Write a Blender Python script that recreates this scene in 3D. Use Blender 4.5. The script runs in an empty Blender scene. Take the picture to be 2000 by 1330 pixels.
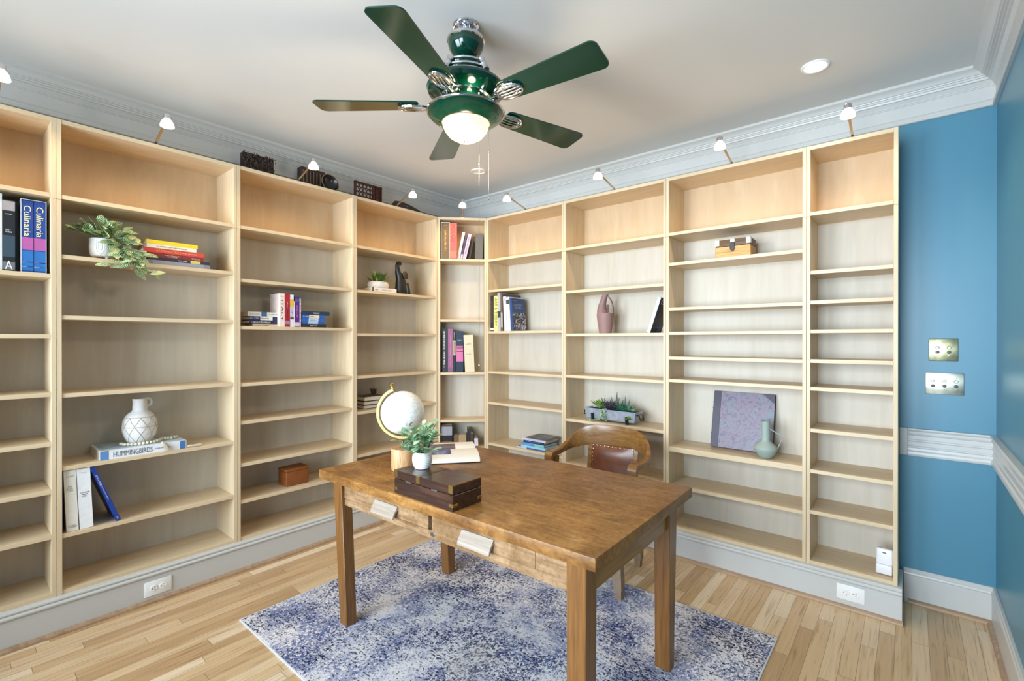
import bpy, bmesh, math, random
from mathutils import Vector, Matrix
PI = math.pi
R = math.radians
SC = bpy.context.scene
COL = SC.collection
random.seed(7)

# ------------------------------------------------------------------ camera
cam_d = bpy.data.cameras.new('camera')
cam = bpy.data.objects.new('camera', cam_d)
COL.objects.link(cam)
cam_d.sensor_width = 36.0
cam_d.lens = 929.94 / 2000 * 36.0
cam_d.clip_start = 0.02
cam.location = (3.2443, -3.1564, 1.4585)
cam.rotation_euler = (PI / 2 - 0.0022, 0.0, 0.6972)
SC.camera = cam

# ------------------------------------------------------------------ world, light, exposure
SC.view_settings.view_transform = 'Standard'
SC.view_settings.look = 'None'
SC.view_settings.gamma = 1.0
SC.view_settings.exposure = 0.03
SC.view_settings.use_curve_mapping = False
try:
    SC.cycles.use_denoising = True
    SC.cycles.max_bounces = 10
    SC.cycles.diffuse_bounces = 6
    SC.cycles.glossy_bounces = 4
    SC.cycles.sample_clamp_indirect = 6.0
    SC.cycles.caustics_reflective = False
    SC.cycles.caustics_refractive = False
except Exception:
    pass
world = bpy.data.worlds.new('sky')
SC.world = world
world.use_nodes = True
wbg = world.node_tree.nodes['Background']
wbg.inputs[0].default_value = (0.75, 0.87, 1.0, 1)
wbg.inputs[1].default_value = 0.5

def area_light(name, loc, rot, sx, sy, power, col, spread=180):
    d = bpy.data.lights.new(name, 'AREA')
    d.shape = 'RECTANGLE'; d.size = sx; d.size_y = sy
    d.energy = power; d.color = col; d.spread = R(spread)
    o = bpy.data.objects.new(name, d)
    COL.objects.link(o); o.location = loc; o.rotation_euler = rot
    return o

YF = -4.75                                   # wall behind the camera, with the two windows
area_light('daylight_window', (0.95, YF + 0.02, 1.55), (PI / 2, 0, 0), 1.5, 1.9, 72, (0.75, 0.885, 1.0), 105)
area_light('daylight_window', (2.65, YF + 0.02, 1.55), (PI / 2, 0, 0), 1.2, 1.9, 66, (0.75, 0.885, 1.0), 105)

# ------------------------------------------------------------------ mesh helpers
class MB:
    def __init__(self):
        self.bm = bmesh.new()
    def _bev(self, vs, off, seg):
        if off > 0:
            es = list({e for v in vs for e in v.link_edges})
            bmesh.ops.bevel(self.bm, geom=es, offset=off, segments=seg, affect='EDGES', profile=0.5)
    def box(self, x0, x1, y0, y1, z0, z1, bev=0.0, seg=1, m=None):
        r = bmesh.ops.create_cube(self.bm, size=1.0)
        vs = r['verts']
        for v in vs:
            v.co = Vector(((x0 + x1) / 2 + v.co.x * (x1 - x0), (y0 + y1) / 2 + v.co.y * (y1 - y0), (z0 + z1) / 2 + v.co.z * (z1 - z0)))
            if m is not None: v.co = m @ v.co
        self._bev(vs, bev, seg)
        return self
    def frustum(self, a, b, z0, z1, bev=0.0, seg=1):
        # a, b = (x0,x1,y0,y1) at z0 and z1
        vs = []
        for (q, z) in ((a, z0), (b, z1)):
            for (x, y) in ((q[0], q[2]), (q[1], q[2]), (q[1], q[3]), (q[0], q[3])):
                vs.append(self.bm.verts.new((x, y, z)))
        f = [(3, 2, 1, 0), (4, 5, 6, 7), (0, 1, 5, 4), (1, 2, 6, 5), (2, 3, 7, 6), (3, 0, 4, 7)]
        for q in f: self.bm.faces.new([vs[i] for i in q])
        self._bev(vs, bev, seg)
        return self
    def lathe(self, prof, seg=24, c=(0, 0, 0), sx=1.0, sy=1.0, m=None):
        rings = []
        for (r, z) in prof:
            if r < 1e-6:
                p = Vector((c[0], c[1], c[2] + z))
                rings.append([self.bm.verts.new(m @ p if m is not None else p)])
            else:
                ring = []
                for i in range(seg):
                    a = 2 * PI * i / seg
                    p = Vector((c[0] + r * math.cos(a) * sx, c[1] + r * math.sin(a) * sy, c[2] + z))
                    ring.append(self.bm.verts.new(m @ p if m is not None else p))
                rings.append(ring)
        for a, b in zip(rings[:-1], rings[1:]):
            if len(a) == 1 and len(b) == 1: continue
            for i in range(seg):
                j = (i + 1) % seg
                if len(a) == 1: fs = [a[0], b[j], b[i]]
                elif len(b) == 1: fs = [a[i], a[j], b[0]]
                else: fs = [a[i], a[j], b[j], b[i]]
                try: self.bm.faces.new(fs)
                except ValueError: pass
        for ring, flip in ((rings[0], True), (rings[-1], False)):
            if len(ring) > 2:
                try: self.bm.faces.new(ring[::-1] if flip else ring)
                except ValueError: pass
        return self
    def cyl(self, r0, r1, z0, z1, seg=20, c=(0, 0, 0), m=None):
        return self.lathe([(r0, z0), (r1, z1)], seg, c, m=m)
    def ball(self, r, c, seg=12, sz=1.0, sx=1.0, sy=1.0):
        n = max(4, seg // 2)
        prof = [(r * math.sin(PI * i / n), -r * sz * math.cos(PI * i / n)) for i in range(n + 1)]
        prof[0] = (0, -r * sz); prof[-1] = (0, r * sz)
        return self.lathe(prof, seg, c, sx, sy)
    def tube(self, pts, rad, seg=8, closed=False):
        pts = [Vector(p) for p in pts]
        n = len(pts)
        rads = rad if isinstance(rad, (list, tuple)) else [rad] * n
        rings = []
        nrm = None
        for i, p in enumerate(pts):
            if closed: t = pts[(i + 1) % n] - pts[i - 1]
            elif i == 0: t = pts[1] - pts[0]
            elif i == n - 1: t = pts[-1] - pts[-2]
            else: t = pts[i + 1] - pts[i - 1]
            t.normalize()
            if nrm is None:
                nrm = t.orthogonal().normalized()
            else:
                nrm = (nrm - t * nrm.dot(t))
                nrm = nrm.normalized() if nrm.length > 1e-6 else t.orthogonal().normalized()
            bn = t.cross(nrm)
            rings.append([self.bm.verts.new(p + (nrm * math.cos(2 * PI * k / seg) + bn * math.sin(2 * PI * k / seg)) * rads[i]) for k in range(seg)])
        m = n if closed else n - 1
        for i in range(m):
            a, b = rings[i], rings[(i + 1) % n]
            for k in range(seg):
                j = (k + 1) % seg
                self.bm.faces.new([a[k], a[j], b[j], b[k]])
        if not closed:
            self.bm.faces.new(rings[0][::-1]); self.bm.faces.new(rings[-1])
        return self
    def sweep(self, secs, closed=False):
        """secs: list of lists of points (same count); joins them with quads and caps the ends"""
        rs = [[self.bm.verts.new(p) for p in s] for s in secs]
        n = len(rs[0])
        pairs = list(zip(rs[:-1], rs[1:])) + ([(rs[-1], rs[0])] if closed else [])
        for a, b in pairs:
            for k in range(n):
                j = (k + 1) % n
                self.bm.faces.new([a[k], a[j], b[j], b[k]])
        if not closed:
            self.bm.faces.new(rs[0][::-1]); self.bm.faces.new(rs[-1])
        return self
    def prism(self, outline, d, m=None):
        """outline in XY at z=0 extruded to z=d, then transformed"""
        a = [Vector((x, y, 0)) for x, y in outline]; b = [Vector((x, y, d)) for x, y in outline]
        if m is not None: a = [m @ p for p in a]; b = [m @ p for p in b]
        va = [self.bm.verts.new(p) for p in a]; vb = [self.bm.verts.new(p) for p in b]
        n = len(va)
        self.bm.faces.new(va[::-1]); self.bm.faces.new(vb)
        for i in range(n):
            j = (i + 1) % n
            self.bm.faces.new([va[i], va[j], vb[j], vb[i]])
        return self
    def leaf(self, base, dirv, up, L, W, bend=0.3, fold=0.25, tip=0.5, n=6):
        """a leaf with a midrib fold; UV u across (0..1), v along"""
        uvl = self.bm.loops.layers.uv.get('UVMap') or self.bm.loops.layers.uv.new('UVMap')
        d = Vector(dirv).normalized(); u = Vector(up)
        u = (u - d * u.dot(d))
        u = u.normalized() if u.length > 1e-5 else d.orthogonal().normalized()
        s = d.cross(u)
        rows = []
        for i in range(n + 1):
            t = i / n
            w = W * 0.5 * (math.sin(PI * min(1, t ** (0.8 if tip < 0.5 else 1.0) * 0.98 + 0.02)) ** 0.75)
            if i == n: w = 0.0004
            if i == 0: w = W * 0.06
            c = Vector(base) + d * (L * t) - u * (bend * L * t * t)
            rows.append((c - s * w + u * (fold * w), c, c + s * w + u * (fold * w), t))
        vr = [[self.bm.verts.new(r[k]) for k in range(3)] for r in rows]
        for i in range(n):
            for k in range(2):
                f = self.bm.faces.new([vr[i][k], vr[i][k + 1], vr[i + 1][k + 1], vr[i + 1][k]])
                uv = [(k / 2, rows[i][3]), ((k + 1) / 2, rows[i][3]), ((k + 1) / 2, rows[i + 1][3]), (k / 2, rows[i + 1][3])]
                for lp, q in zip(f.loops, uv): lp[uvl].uv = q
        return self
    def xf(self, m):
        for v in self.bm.verts: v.co = m @ v.co
        return self

def obj(name, mb, mat, parent=None, smooth=35, label=None):
    me = bpy.data.meshes.new(name)
    bmesh.ops.recalc_face_normals(mb.bm, faces=mb.bm.faces)
    mb.bm.to_mesh(me); mb.bm.free()
    if mat is not None: me.materials.append(mat)
    if smooth:
        me.polygons.foreach_set('use_smooth', [True] * len(me.polygons))
        try: me.set_sharp_from_angle(angle=R(smooth))
        except Exception: pass
    o = bpy.data.objects.new(name, me)
    COL.objects.link(o)
    if parent is not None: o.parent = parent
    if label: o['label'] = label
    return o

def tag(o, label, cat, group=None):
    o['label'] = label; o['category'] = cat
    if group: o['group'] = group
    return o

def thing(name, label, cat, loc=(0, 0, 0), rot=(0, 0, 0), group=None):
    o = bpy.data.objects.new(name, None)
    o.empty_display_size = 0.05
    COL.objects.link(o)
    o.location = loc; o.rotation_euler = rot
    return tag(o, label, cat, group)

def struct(name, mb, mat, parent=None, smooth=30):
    o = obj(name, mb, mat, parent, smooth)
    if parent is None: o['kind'] = 'structure'
    return o

# ------------------------------------------------------------------ materials
def srgb(r, g, b):
    f = lambda c: (c / 255 / 12.92) if c / 255 <= 0.04045 else ((c / 255 + 0.055) / 1.055) ** 2.4
    return (f(r), f(g), f(b), 1.0)

def newmat(name):
    m = bpy.data.materials.new(name); m.use_nodes = True
    nt = m.node_tree
    return m, nt, nt.nodes['Principled BSDF']

def nd(nt, kind, **kw):
    n = nt.nodes.new(kind)
    for k, v in kw.items(): setattr(n, k, v)
    return n

def ramp(nt, stops, interp='LINEAR'):
    n = nt.nodes.new('ShaderNodeValToRGB')
    n.color_ramp.interpolation = interp
    e = n.color_ramp.elements
    while len(e) > 1: e.remove(e[-1])
    e[0].position = stops[0][0]; e[0].color = stops[0][1]
    for p, c in stops[1:]:
        q = e.new(p); q.color = c
    return n

_flat = {}
def flat(name, rgb, rough=0.5, metal=0.0, spec=0.5, coat=0.0, var=0.06, scale=40.0):
    """plain paint/cloth/plastic with a slight procedural variation"""
    key = (name, rgb, rough)
    if key in _flat: return _flat[key]
    m, nt, b = newmat(name)
    c = srgb(*rgb)
    tc = nd(nt, 'ShaderNodeTexCoord'); no = nd(nt, 'ShaderNodeTexNoise')
    no.inputs['Scale'].default_value = scale; no.inputs['Detail'].default_value = 3
    nt.links.new(tc.outputs['Object'], no.inputs['Vector'])
    rp = ramp(nt, [(0.3, tuple(x * (1 - var) for x in c[:3]) + (1,)), (0.7, tuple(min(1, x * (1 + var)) for x in c[:3]) + (1,))])
    nt.links.new(no.outputs['Fac'], rp.inputs['Fac']); nt.links.new(rp.outputs['Color'], b.inputs['Base Color'])
    b.inputs['Roughness'].default_value = rough; b.inputs['Metallic'].default_value = metal
    b.inputs['Specular IOR Level'].default_value = spec; b.inputs['Coat Weight'].default_value = coat
    b.inputs['Coat Roughness'].default_value = 0.12
    _flat[key] = m
    return m

def emit(name, rgb, strength, base=(255, 250, 240)):
    m, nt, b = newmat(name)
    b.inputs['Base Color'].default_value = srgb(*base)
    b.inputs['Emission Color'].default_value = srgb(*rgb)
    b.inputs['Emission Strength'].default_value = strength
    b.inputs['Roughness'].default_value = 0.3
    return m

def wood(name, stops, axis='X', stretch=0.9, fine=16.0, rough=0.45, coat=0.0, spec=0.4, bump=0.05, distort=0.6, scale=3.0):
    m, nt, b = newmat(name)
    tc = nd(nt, 'ShaderNodeTexCoord'); oi = nd(nt, 'ShaderNodeObjectInfo')
    mp = nd(nt, 'ShaderNodeMapping')
    s = [fine, fine, fine]; s['XYZ'.index(axis)] = stretch
    mp.inputs['Scale'].default_value = s
    ad = nd(nt, 'ShaderNodeVectorMath', operation='SCALE'); ad.inputs['Scale'].default_value = 37.0
    cx = nd(nt, 'ShaderNodeCombineXYZ')
    for i in range(3): nt.links.new(oi.outputs['Random'], cx.inputs[i])
    nt.links.new(cx.outputs[0], ad.inputs[0])
    sm = nd(nt, 'ShaderNodeVectorMath', operation='ADD')
    nt.links.new(tc.outputs['Object'], mp.inputs['Vector'])
    nt.links.new(mp.outputs['Vector'], sm.inputs[0]); nt.links.new(ad.outputs['Vector'], sm.inputs[1])
    n1 = nd(nt, 'ShaderNodeTexNoise'); n1.inputs['Scale'].default_value = scale; n1.inputs['Detail'].default_value = 6
    n1.inputs['Roughness'].default_value = 0.6; n1.inputs['Distortion'].default_value = distort
    nt.links.new(sm.outputs['Vector'], n1.inputs['Vector'])
    rp = ramp(nt, stops)
    nt.links.new(n1.outputs['Fac'], rp.inputs['Fac']); nt.links.new(rp.outputs['Color'], b.inputs['Base Color'])
    if bump:
        bp = nd(nt, 'ShaderNodeBump'); bp.inputs['Strength'].default_value = bump; bp.inputs['Distance'].default_value = 0.002
        nt.links.new(n1.outputs['Fac'], bp.inputs['Height']); nt.links.new(bp.outputs['Normal'], b.inputs['Normal'])
    b.inputs['Roughness'].default_value = rough; b.inputs['Specular IOR Level'].default_value = spec
    b.inputs['Coat Weight'].default_value = coat; b.inputs['Coat Roughness'].default_value = 0.15
    return m

BIR = [(0.25, srgb(200, 177, 143)), (0.5, srgb(211, 190, 157)), (0.75, srgb(219, 200, 171))]
birch_x = wood('birch_long_grain', BIR, 'X', 0.8, 11, 0.42, bump=0.02)
birch_z = wood('birch_upright_grain', BIR, 'Z', 0.8, 11, 0.42, bump=0.02)
birch_back = wood('birch_back_veneer', [(0.25, srgb(192, 181, 164)), (0.55, srgb(201, 192, 177)), (0.8, srgb(208, 200, 187))], 'Z', 0.5, 5, 0.5, bump=0.0)
birch_top = wood('birch_upper_back_veneer', [(0.25, srgb(194, 165, 128)), (0.55, srgb(203, 176, 142)), (0.8, srgb(211, 188, 157))], 'Z', 0.8, 4, 0.5, bump=0.0)
white_trim = flat('white_gloss_trim_paint', (196, 196, 194), 0.32, var=0.01)
grey_frieze = white_trim
ceil_m = flat('ceiling_paint', (216, 214, 211), 0.6, var=0.01, scale=3)
blue_m = flat('blue_wall_paint', (76, 132, 156), 0.36, var=0.02, scale=2)
shoe_m = wood('stained_shoe_moulding', [(0.3, srgb(146, 118, 92)), (0.7, srgb(176, 148, 120))], 'X', 0.8, 14, 0.4)
OAK = [(0.2, srgb(100, 65, 26)), (0.45, srgb(136, 94, 42)), (0.62, srgb(152, 108, 52)), (0.85, srgb(172, 128, 68))]
oak_x = wood('old_oak_long', OAK, 'X', 1.2, 22, 0.38, coat=0.15)
oak_y = wood('old_oak_cross', OAK, 'Y', 1.2, 22, 0.38, coat=0.15)
oak_z = wood('old_oak_upright', [(0.2, srgb(90, 56, 26)), (0.5, srgb(120, 79, 37)), (0.85, srgb(148, 104, 58))], 'Z', 1.2, 26, 0.38, coat=0.15)
oak_front = wood('worn_oak_front_sheen', [(0.2, srgb(118, 88, 60)), (0.5, srgb(152, 122, 90)), (0.85, srgb(180, 154, 124))], 'X', 1.2, 24, 0.34, coat=0.3)  # worn oak, with whitish sheen from the window put into the colour
chair_m = wood('chair_oak', [(0.2, srgb(88, 57, 26)), (0.5, srgb(124, 86, 43)), (0.85, srgb(158, 118, 66))], 'X', 2.0, 22, 0.3, coat=0.35)
chrome = flat('chrome', (215, 215, 218), 0.12, 1.0, var=0.0)
nickel = flat('brushed_nickel', (190, 180, 165), 0.3, 1.0, var=0.0)
brass = flat('aged_brass', (176, 146, 88), 0.35, 1.0, var=0.25, scale=120)
green_e = flat('dark_green_enamel', (2, 48, 34), 0.12, 0.0, 0.5, 0.25, var=0.02)
page_m = flat('book_pages', (226, 218, 200), 0.8, var=0.05, scale=200)
black_m = flat('black_plastic', (22, 22, 24), 0.35)
white_p = flat('white_plastic', (236, 236, 236), 0.3, var=0.01)
white_c = flat('white_ceramic', (228, 228, 224), 0.45, var=0.02)

def shade_metal():
    m, nt, b = newmat('frosted_lamp_glass')
    b.inputs['Base Color'].default_value = srgb(255, 248, 232)
    b.inputs['Emission Color'].default_value = srgb(255, 236, 205)
    b.inputs['Emission Strength'].default_value = 9.0
    return m
glass_lamp = shade_metal()
glass_fan = emit('fan_light_glass', (255, 226, 165), 1.9, (110, 104, 90))
led_m = emit('recessed_light_diffuser', (255, 244, 225), 6.0)

# floor: narrow oak strips running along y
def floor_mat():
    m, nt, b = newmat('oak_strip_floor')
    L = nt.links.new
    tc = nd(nt, 'ShaderNodeTexCoord'); sp = nd(nt, 'ShaderNodeSeparateXYZ'); L(tc.outputs['Object'], sp.inputs[0])
    def math_(op, a, b2=None):
        n = nd(nt, 'ShaderNodeMath', operation=op)
        for i, x in enumerate((a, b2)):
            if x is None: continue
            if isinstance(x, (int, float)): n.inputs[i].default_value = x
            else: L(x, n.inputs[i])
        return n.outputs[0]
    xr = math_('DIVIDE', sp.outputs['X'], 0.0625)
    row = math_('FLOOR', xr)
    wn = nd(nt, 'ShaderNodeTexWhiteNoise', noise_dimensions='1D'); L(row, wn.inputs['W'])
    yo = math_('ADD', math_('DIVIDE', sp.outputs['Y'], 0.95), math_('MULTIPLY', wn.outputs['Value'], 13.7))
    brd = math_('FLOOR', yo)
    cb = nd(nt, 'ShaderNodeCombineXYZ'); L(row, cb.inputs[0]); L(brd, cb.inputs[1])
    wn2 = nd(nt, 'ShaderNodeTexWhiteNoise', noise_dimensions='2D'); L(cb.outputs[0], wn2.inputs['Vector'])
    tone = ramp(nt, [(0.0, srgb(186, 154, 116)), (0.3, srgb(203, 173, 133)), (0.6, srgb(211, 184, 147)), (0.85, srgb(219, 195, 162)), (1.0, srgb(229, 211, 184))])
    L(wn2.outputs['Value'], tone.inputs['Fac'])
    mp = nd(nt, 'ShaderNodeMapping'); mp.inputs['Scale'].default_value = (34, 1.6, 1)
    of = nd(nt, 'ShaderNodeVectorMath', operation='MULTIPLY_ADD')
    of.inputs[1].default_value = (9, 9, 9); L(cb.outputs[0], of.inputs[0])
    L(tc.outputs['Object'], mp.inputs['Vector']); L(mp.outputs['Vector'], of.inputs[2])
    gn = nd(nt, 'ShaderNodeTexNoise'); gn.inputs['Scale'].default_value = 2.2; gn.inputs['Detail'].default_value = 7; gn.inputs['Distortion'].default_value = 0.9
    L(of.outputs['Vector'], gn.inputs['Vector'])
    gr = ramp(nt, [(0.3, (0.68, 0.62, 0.55, 1)), (0.46, (0.95, 0.94, 0.92, 1)), (0.7, (1.04, 1.03, 1.02, 1))])
    L(gn.outputs['Fac'], gr.inputs['Fac'])
    mx = nd(nt, 'ShaderNodeMix', data_type='RGBA', blend_type='MULTIPLY'); mx.inputs[0].default_value = 1.0
    L(tone.outputs['Color'], mx.inputs[6]); L(gr.outputs['Color'], mx.inputs[7])
    fx = math_('FRACT', xr); fy = math_('FRACT', yo)
    gx = math_('LESS_THAN', fx, 0.022); gy = math_('LESS_THAN', fy, 0.0018)
    gap = math_('MAXIMUM', gx, gy)
    mg = nd(nt, 'ShaderNodeMix', data_type='RGBA'); L(gap, mg.inputs[0]); L(mx.outputs[2], mg.inputs[6]); mg.inputs[7].default_value = srgb(120, 88, 56)
    L(mg.outputs[2], b.inputs['Base Color'])
    b.inputs['Roughness'].default_value = 0.33; b.inputs['Specular IOR Level'].default_value = 0.45
    return m
floor_m = floor_mat()

def rug_mat():
    m, nt, b = newmat('distressed_rug_pile')
    L = nt.links.new
    tc = nd(nt, 'ShaderNodeTexCoord')
    def noise(sc, det, rough, map_scale=(1, 1, 1), dist=0.0):
        mp = nd(nt, 'ShaderNodeMapping'); mp.inputs['Scale'].default_value = map_scale
        L(tc.outputs['Object'], mp.inputs['Vector'])
        n = nd(nt, 'ShaderNodeTexNoise'); n.inputs['Scale'].default_value = sc; n.inputs['Detail'].default_value = det
        n.inputs['Roughness'].default_value = rough; n.inputs['Distortion'].default_value = dist
        L(mp.outputs['Vector'], n.inputs['Vector'])
        return n.outputs['Fac']
    def mth(op, a, b2):
        n = nd(nt, 'ShaderNodeMath', operation=op)
        for i, x in enumerate((a, b2)):
            if isinstance(x, (int, float)): n.inputs[i].default_value = x
            else: L(x, n.inputs[i])
        return n.outputs[0]
    def mixc(fac, a_, b_):
        n = nd(nt, 'ShaderNodeMix', data_type='RGBA'); L(fac, n.inputs[0])
        for i, x in ((6, a_), (7, b_)):
            if isinstance(x, tuple): n.inputs[i].default_value = x
            else: L(x, n.inputs[i])
        return n.outputs[2]
    def step(v, lo, hi):
        n = nd(nt, 'ShaderNodeMapRange'); n.interpolation_type = 'SMOOTHSTEP'
        L(v, n.inputs['Value']); n.inputs['From Min'].default_value = lo; n.inputs['From Max'].default_value = hi
        return n.outputs['Result']
    patch = noise(4.2, 5, 0.65)
    base = ramp(nt, [(0.40, srgb(222, 219, 222)), (0.48, srgb(184, 187, 204)), (0.56, srgb(134, 142, 176)), (0.68, srgb(94, 112, 162))])
    L(patch, base.inputs['Fac'])
    fleck = noise(88, 4, 0.7, (1.0, 1.5, 1))
    streak = noise(30, 4, 0.7, (0.45, 3.0, 1), 0.5)
    big = noise(2.3, 3, 0.5)
    dk_ = step(mth('ADD', mth('MULTIPLY', fleck, 0.62), mth('ADD', mth('MULTIPLY', streak, 0.34), mth('MULTIPLY', big, 0.30))), 0.615, 0.685)
    f2 = noise(74, 4, 0.7, (1.35, 1.0, 1))
    big2 = noise(2.9, 3, 0.5, (1.2, .9, 1.7))
    lt_ = step(mth('ADD', mth('MULTIPLY', f2, 0.80), mth('MULTIPLY', big2, 0.30)), 0.562, 0.622)
    tan_ = step(noise(1.5, 2, 0.5, (1, 1, 3.1)), 0.60, 0.68)
    c = mixc(dk_, base.outputs['Color'], srgb(38, 42, 78))
    c = mixc(lt_, c, srgb(226, 223, 224))
    c = mixc(mth('MULTIPLY', tan_, 0.25), c, srgb(150, 140, 128))
    L(c, b.inputs['Base Color'])
    b.inputs['Roughness'].default_value = 0.95; b.inputs['Specular IOR Level'].default_value = 0.1
    bp = nd(nt, 'ShaderNodeBump'); bp.inputs['Strength'].default_value = 0.4; bp.inputs['Distance'].default_value = 0.004
    L(fleck, bp.inputs['Height']); L(bp.outputs['Normal'], b.inputs['Normal'])
    return m
rug_m = rug_mat()

# ------------------------------------------------------------------ lettering
_txt_n = [0]
def scribble(rows, parent, w, h, origin, right, up, mat):
    """printed lines too small to read in the photograph: rows of uneven letter-sized strokes"""
    r = Vector(right).normalized(); u = Vector(up).normalized(); n = r.cross(u); o0 = Vector(origin) + n * 0.0006
    rr = random.Random(int(abs(origin[2]) * 9973) + rows * 7 + int(w * 1e5))
    mb = MB()
    rh = h / rows
    for k in range(rows):
        yc = h / 2 - rh * (k + .5); lh = rh * .72
        ww = w * (1.0 if rows == 1 else rr.uniform(.55, 1.0))
        x = -ww / 2; cw = lh * .62
        while x < ww / 2 - cw * .4:
            if rr.random() < .14: x += cw * .6; continue
            b = cw * .3; top = lh * rr.choice((.5, .5, .36, .3)); kind = rr.randrange(4)
            segs = [(x, x + b, -lh * .5, top)]
            if kind == 1: segs.append((x, x + cw * .8, top - b, top))
            if kind == 2: segs.append((x + cw * .55, x + cw * .55 + b, -lh * .5, top * .7)); segs.append((x, x + cw * .8, -lh * .06, lh * .06 + b * .5))
            if kind == 3: segs.append((x, x + cw * .8, -lh * .5, -lh * .5 + b))
            for x0, x1, y0, y1 in segs:
                vs = [mb.bm.verts.new(o0 + r * a + u * (yc + c)) for a, c in ((x0, y0), (x1, y0), (x1, y1), (x0, y1))]
                mb.bm.faces.new(vs)
            x += cw
    return obj('title', mb, mat, parent, 0)

def text_mesh(body, parent, w, h, origin, right, up, mat, name='title', bold=0.0, fit=True, spacing=1.0):
    if body.startswith('~'): return scribble(int(body[1:]), parent, w, h, origin, right, up, mat)
    """flat lettering fitted into w x h, centred on origin, reading along right"""
    cu = bpy.data.curves.new(name, 'FONT')
    cu.body = body; cu.align_x = 'CENTER'; cu.align_y = 'CENTER'; cu.size = 1.0
    cu.resolution_u = 2; cu.offset = bold; cu.space_character = spacing
    to = bpy.data.objects.new(name, cu)
    COL.objects.link(to)
    bpy.context.view_layer.update()
    dg = bpy.context.evaluated_depsgraph_get()
    me = bpy.data.meshes.new_from_object(to.evaluated_get(dg))
    bpy.data.objects.remove(to); bpy.data.curves.remove(cu)
    xs = [v.co.x for v in me.vertices]; ys = [v.co.y for v in me.vertices]
    x0, x1, y0, y1 = min(xs), max(xs), min(ys), max(ys)
    sx = w / (x1 - x0); sy = h / (y1 - y0)
    if not fit: sx = sy = min(sx, sy)
    r = Vector(right).normalized(); u = Vector(up).normalized(); n = r.cross(u)
    o0 = Vector(origin)
    for v in me.vertices:
        a = (v.co.x - (x0 + x1) / 2) * sx; b = (v.co.y - (y0 + y1) / 2) * sy
        v.co = o0 + r * a + u * b + n * 0.0006
    me.materials.clear(); me.materials.append(mat)
    me.name = name
    o = bpy.data.objects.new(name, me)
    COL.objects.link(o); o.parent = parent
    return o

# ------------------------------------------------------------------ room constants
XL, XR, YB, ZC = -0.30, 3.58, 0.30, 2.852
ZB = 0.185                                     # bookcases stand on a plinth this high
ZT = 2.555                                     # bookcase top
LU = [-3.205, -2.7967, -1.9711, -1.1463, -0.3145]     # bookcase seams along the left wall (y)
RU = [0.3021, 1.1345, 1.9674, 2.7880, 3.1952]         # bookcase seams along the back wall (x)
CE = Vector((0.3021, 0.3145, 0)).normalized()
CN = Vector((-0.3145, 0.3021, 0)).normalized()
RZ = {'L': PI / 2, 'R': 0.0, 'C': math.atan2(CE.y, CE.x)}
def W(w, u, d, z):
    """wall frame: u along the bookcases, d inward from their front, z up"""
    if w == 'L': return Vector((-d, u, z))
    if w == 'R': return Vector((u, d, z))
    p = Vector((0, -0.3145, 0)) + CE * u + CN * d
    return Vector((p.x, p.y, z))

# ------------------------------------------------------------------ shell
struct('floor', MB().box(XL, XR, YF, YB, -0.05, 0.0), floor_m, smooth=0)
struct('ceiling', MB().box(XL, XR, YF, YB, ZC, ZC + 0.05), ceil_m, smooth=0)
struct('wall_left', MB().box(XL - 0.1, XL, YF, YB + 0.1, -0.05, ZC + 0.05), blue_m, smooth=0)
struct('wall_back', MB().box(XL, XR, YB, YB + 0.1, -0.05, ZC + 0.05), blue_m, smooth=0)
struct('wall_right', MB().box(XR, XR + 0.1, YF, YB + 0.1, -0.05, ZC + 0.05), blue_m, smooth=0)
mb = MB()
wins = [(0.2, 1.7), (2.05, 3.25)]
xs = [XL, 0.2, 1.7, 2.05, 3.25, XR]
for i in range(5):
    if i in (1, 3):
        mb.box(xs[i], xs[i + 1], YF - 0.1, YF, -0.05, 0.6); mb.box(xs[i], xs[i + 1], YF - 0.1, YF, 2.5, ZC + 0.05)
    else:
        mb.box(xs[i], xs[i + 1], YF - 0.1, YF, -0.05, ZC + 0.05)
struct('wall_front', mb, blue_m, smooth=0)
for k, (a, b) in enumerate(wins):
    mb = MB()
    for (x0, x1, z0, z1) in ((a - .1, a, .5, 2.6), (b, b + .1, .5, 2.6), (a, b, 2.5, 2.6), (a, b, .5, .6)):
        mb.box(x0, x1, YF, YF + 0.018, z0, z1, .003)
    n = 3
    for i in range(1, n):
        x = a + (b - a) * i / n; mb.box(x - .01, x + .01, YF - .06, YF - .04, .6, 2.5)
    for i in range(1, 4):
        z = .6 + 1.9 * i / 4; mb.box(a, b, YF - .062, YF - .042, z - (.02 if i == 2 else .01), z + (.02 if i == 2 else .01))
    struct('window_%d' % (k + 1), mb, white_trim)

def run_profile(mb, prof, p0, p1, inward, m0=0.0, m1=0.0):
    """profile (p,z) swept from p0 to p1; inward = unit vector off the wall; m0/m1 mitre factors"""
    p0 = Vector((p0[0], p0[1], 0)); p1 = Vector((p1[0], p1[1], 0)); t = (p1 - p0).normalized(); n = Vector((inward[0], inward[1], 0))
    s0 = [p0 + n * p + t * (m0 * p) + Vector((0, 0, z)) for p, z in prof]
    s1 = [p1 + n * p - t * (m1 * p) + Vector((0, 0, z)) for p, z in prof]
    mb.sweep([s0, s1])
CROWN = [(0, 2.852), (.095, 2.852), (.095, 2.838), (.088, 2.834), (.078, 2.829), (.068, 2.821), (.062, 2.812), (.056, 2.811), (.054, 2.806), (.046, 2.806), (.045, 2.797), (.037, 2.797), (.035, 2.788), (.026, 2.786), (.020, 2.779), (.013, 2.771), (.013, 2.766), (.009, 2.764), (.009, 2.759), (.005, 2.757),
         (.005, 2.692), (.009, 2.690), (.014, 2.682), (.015, 2.671), (.018, 2.669), (.018, 2.659), (.014, 2.655), (0, 2.655)]
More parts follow.
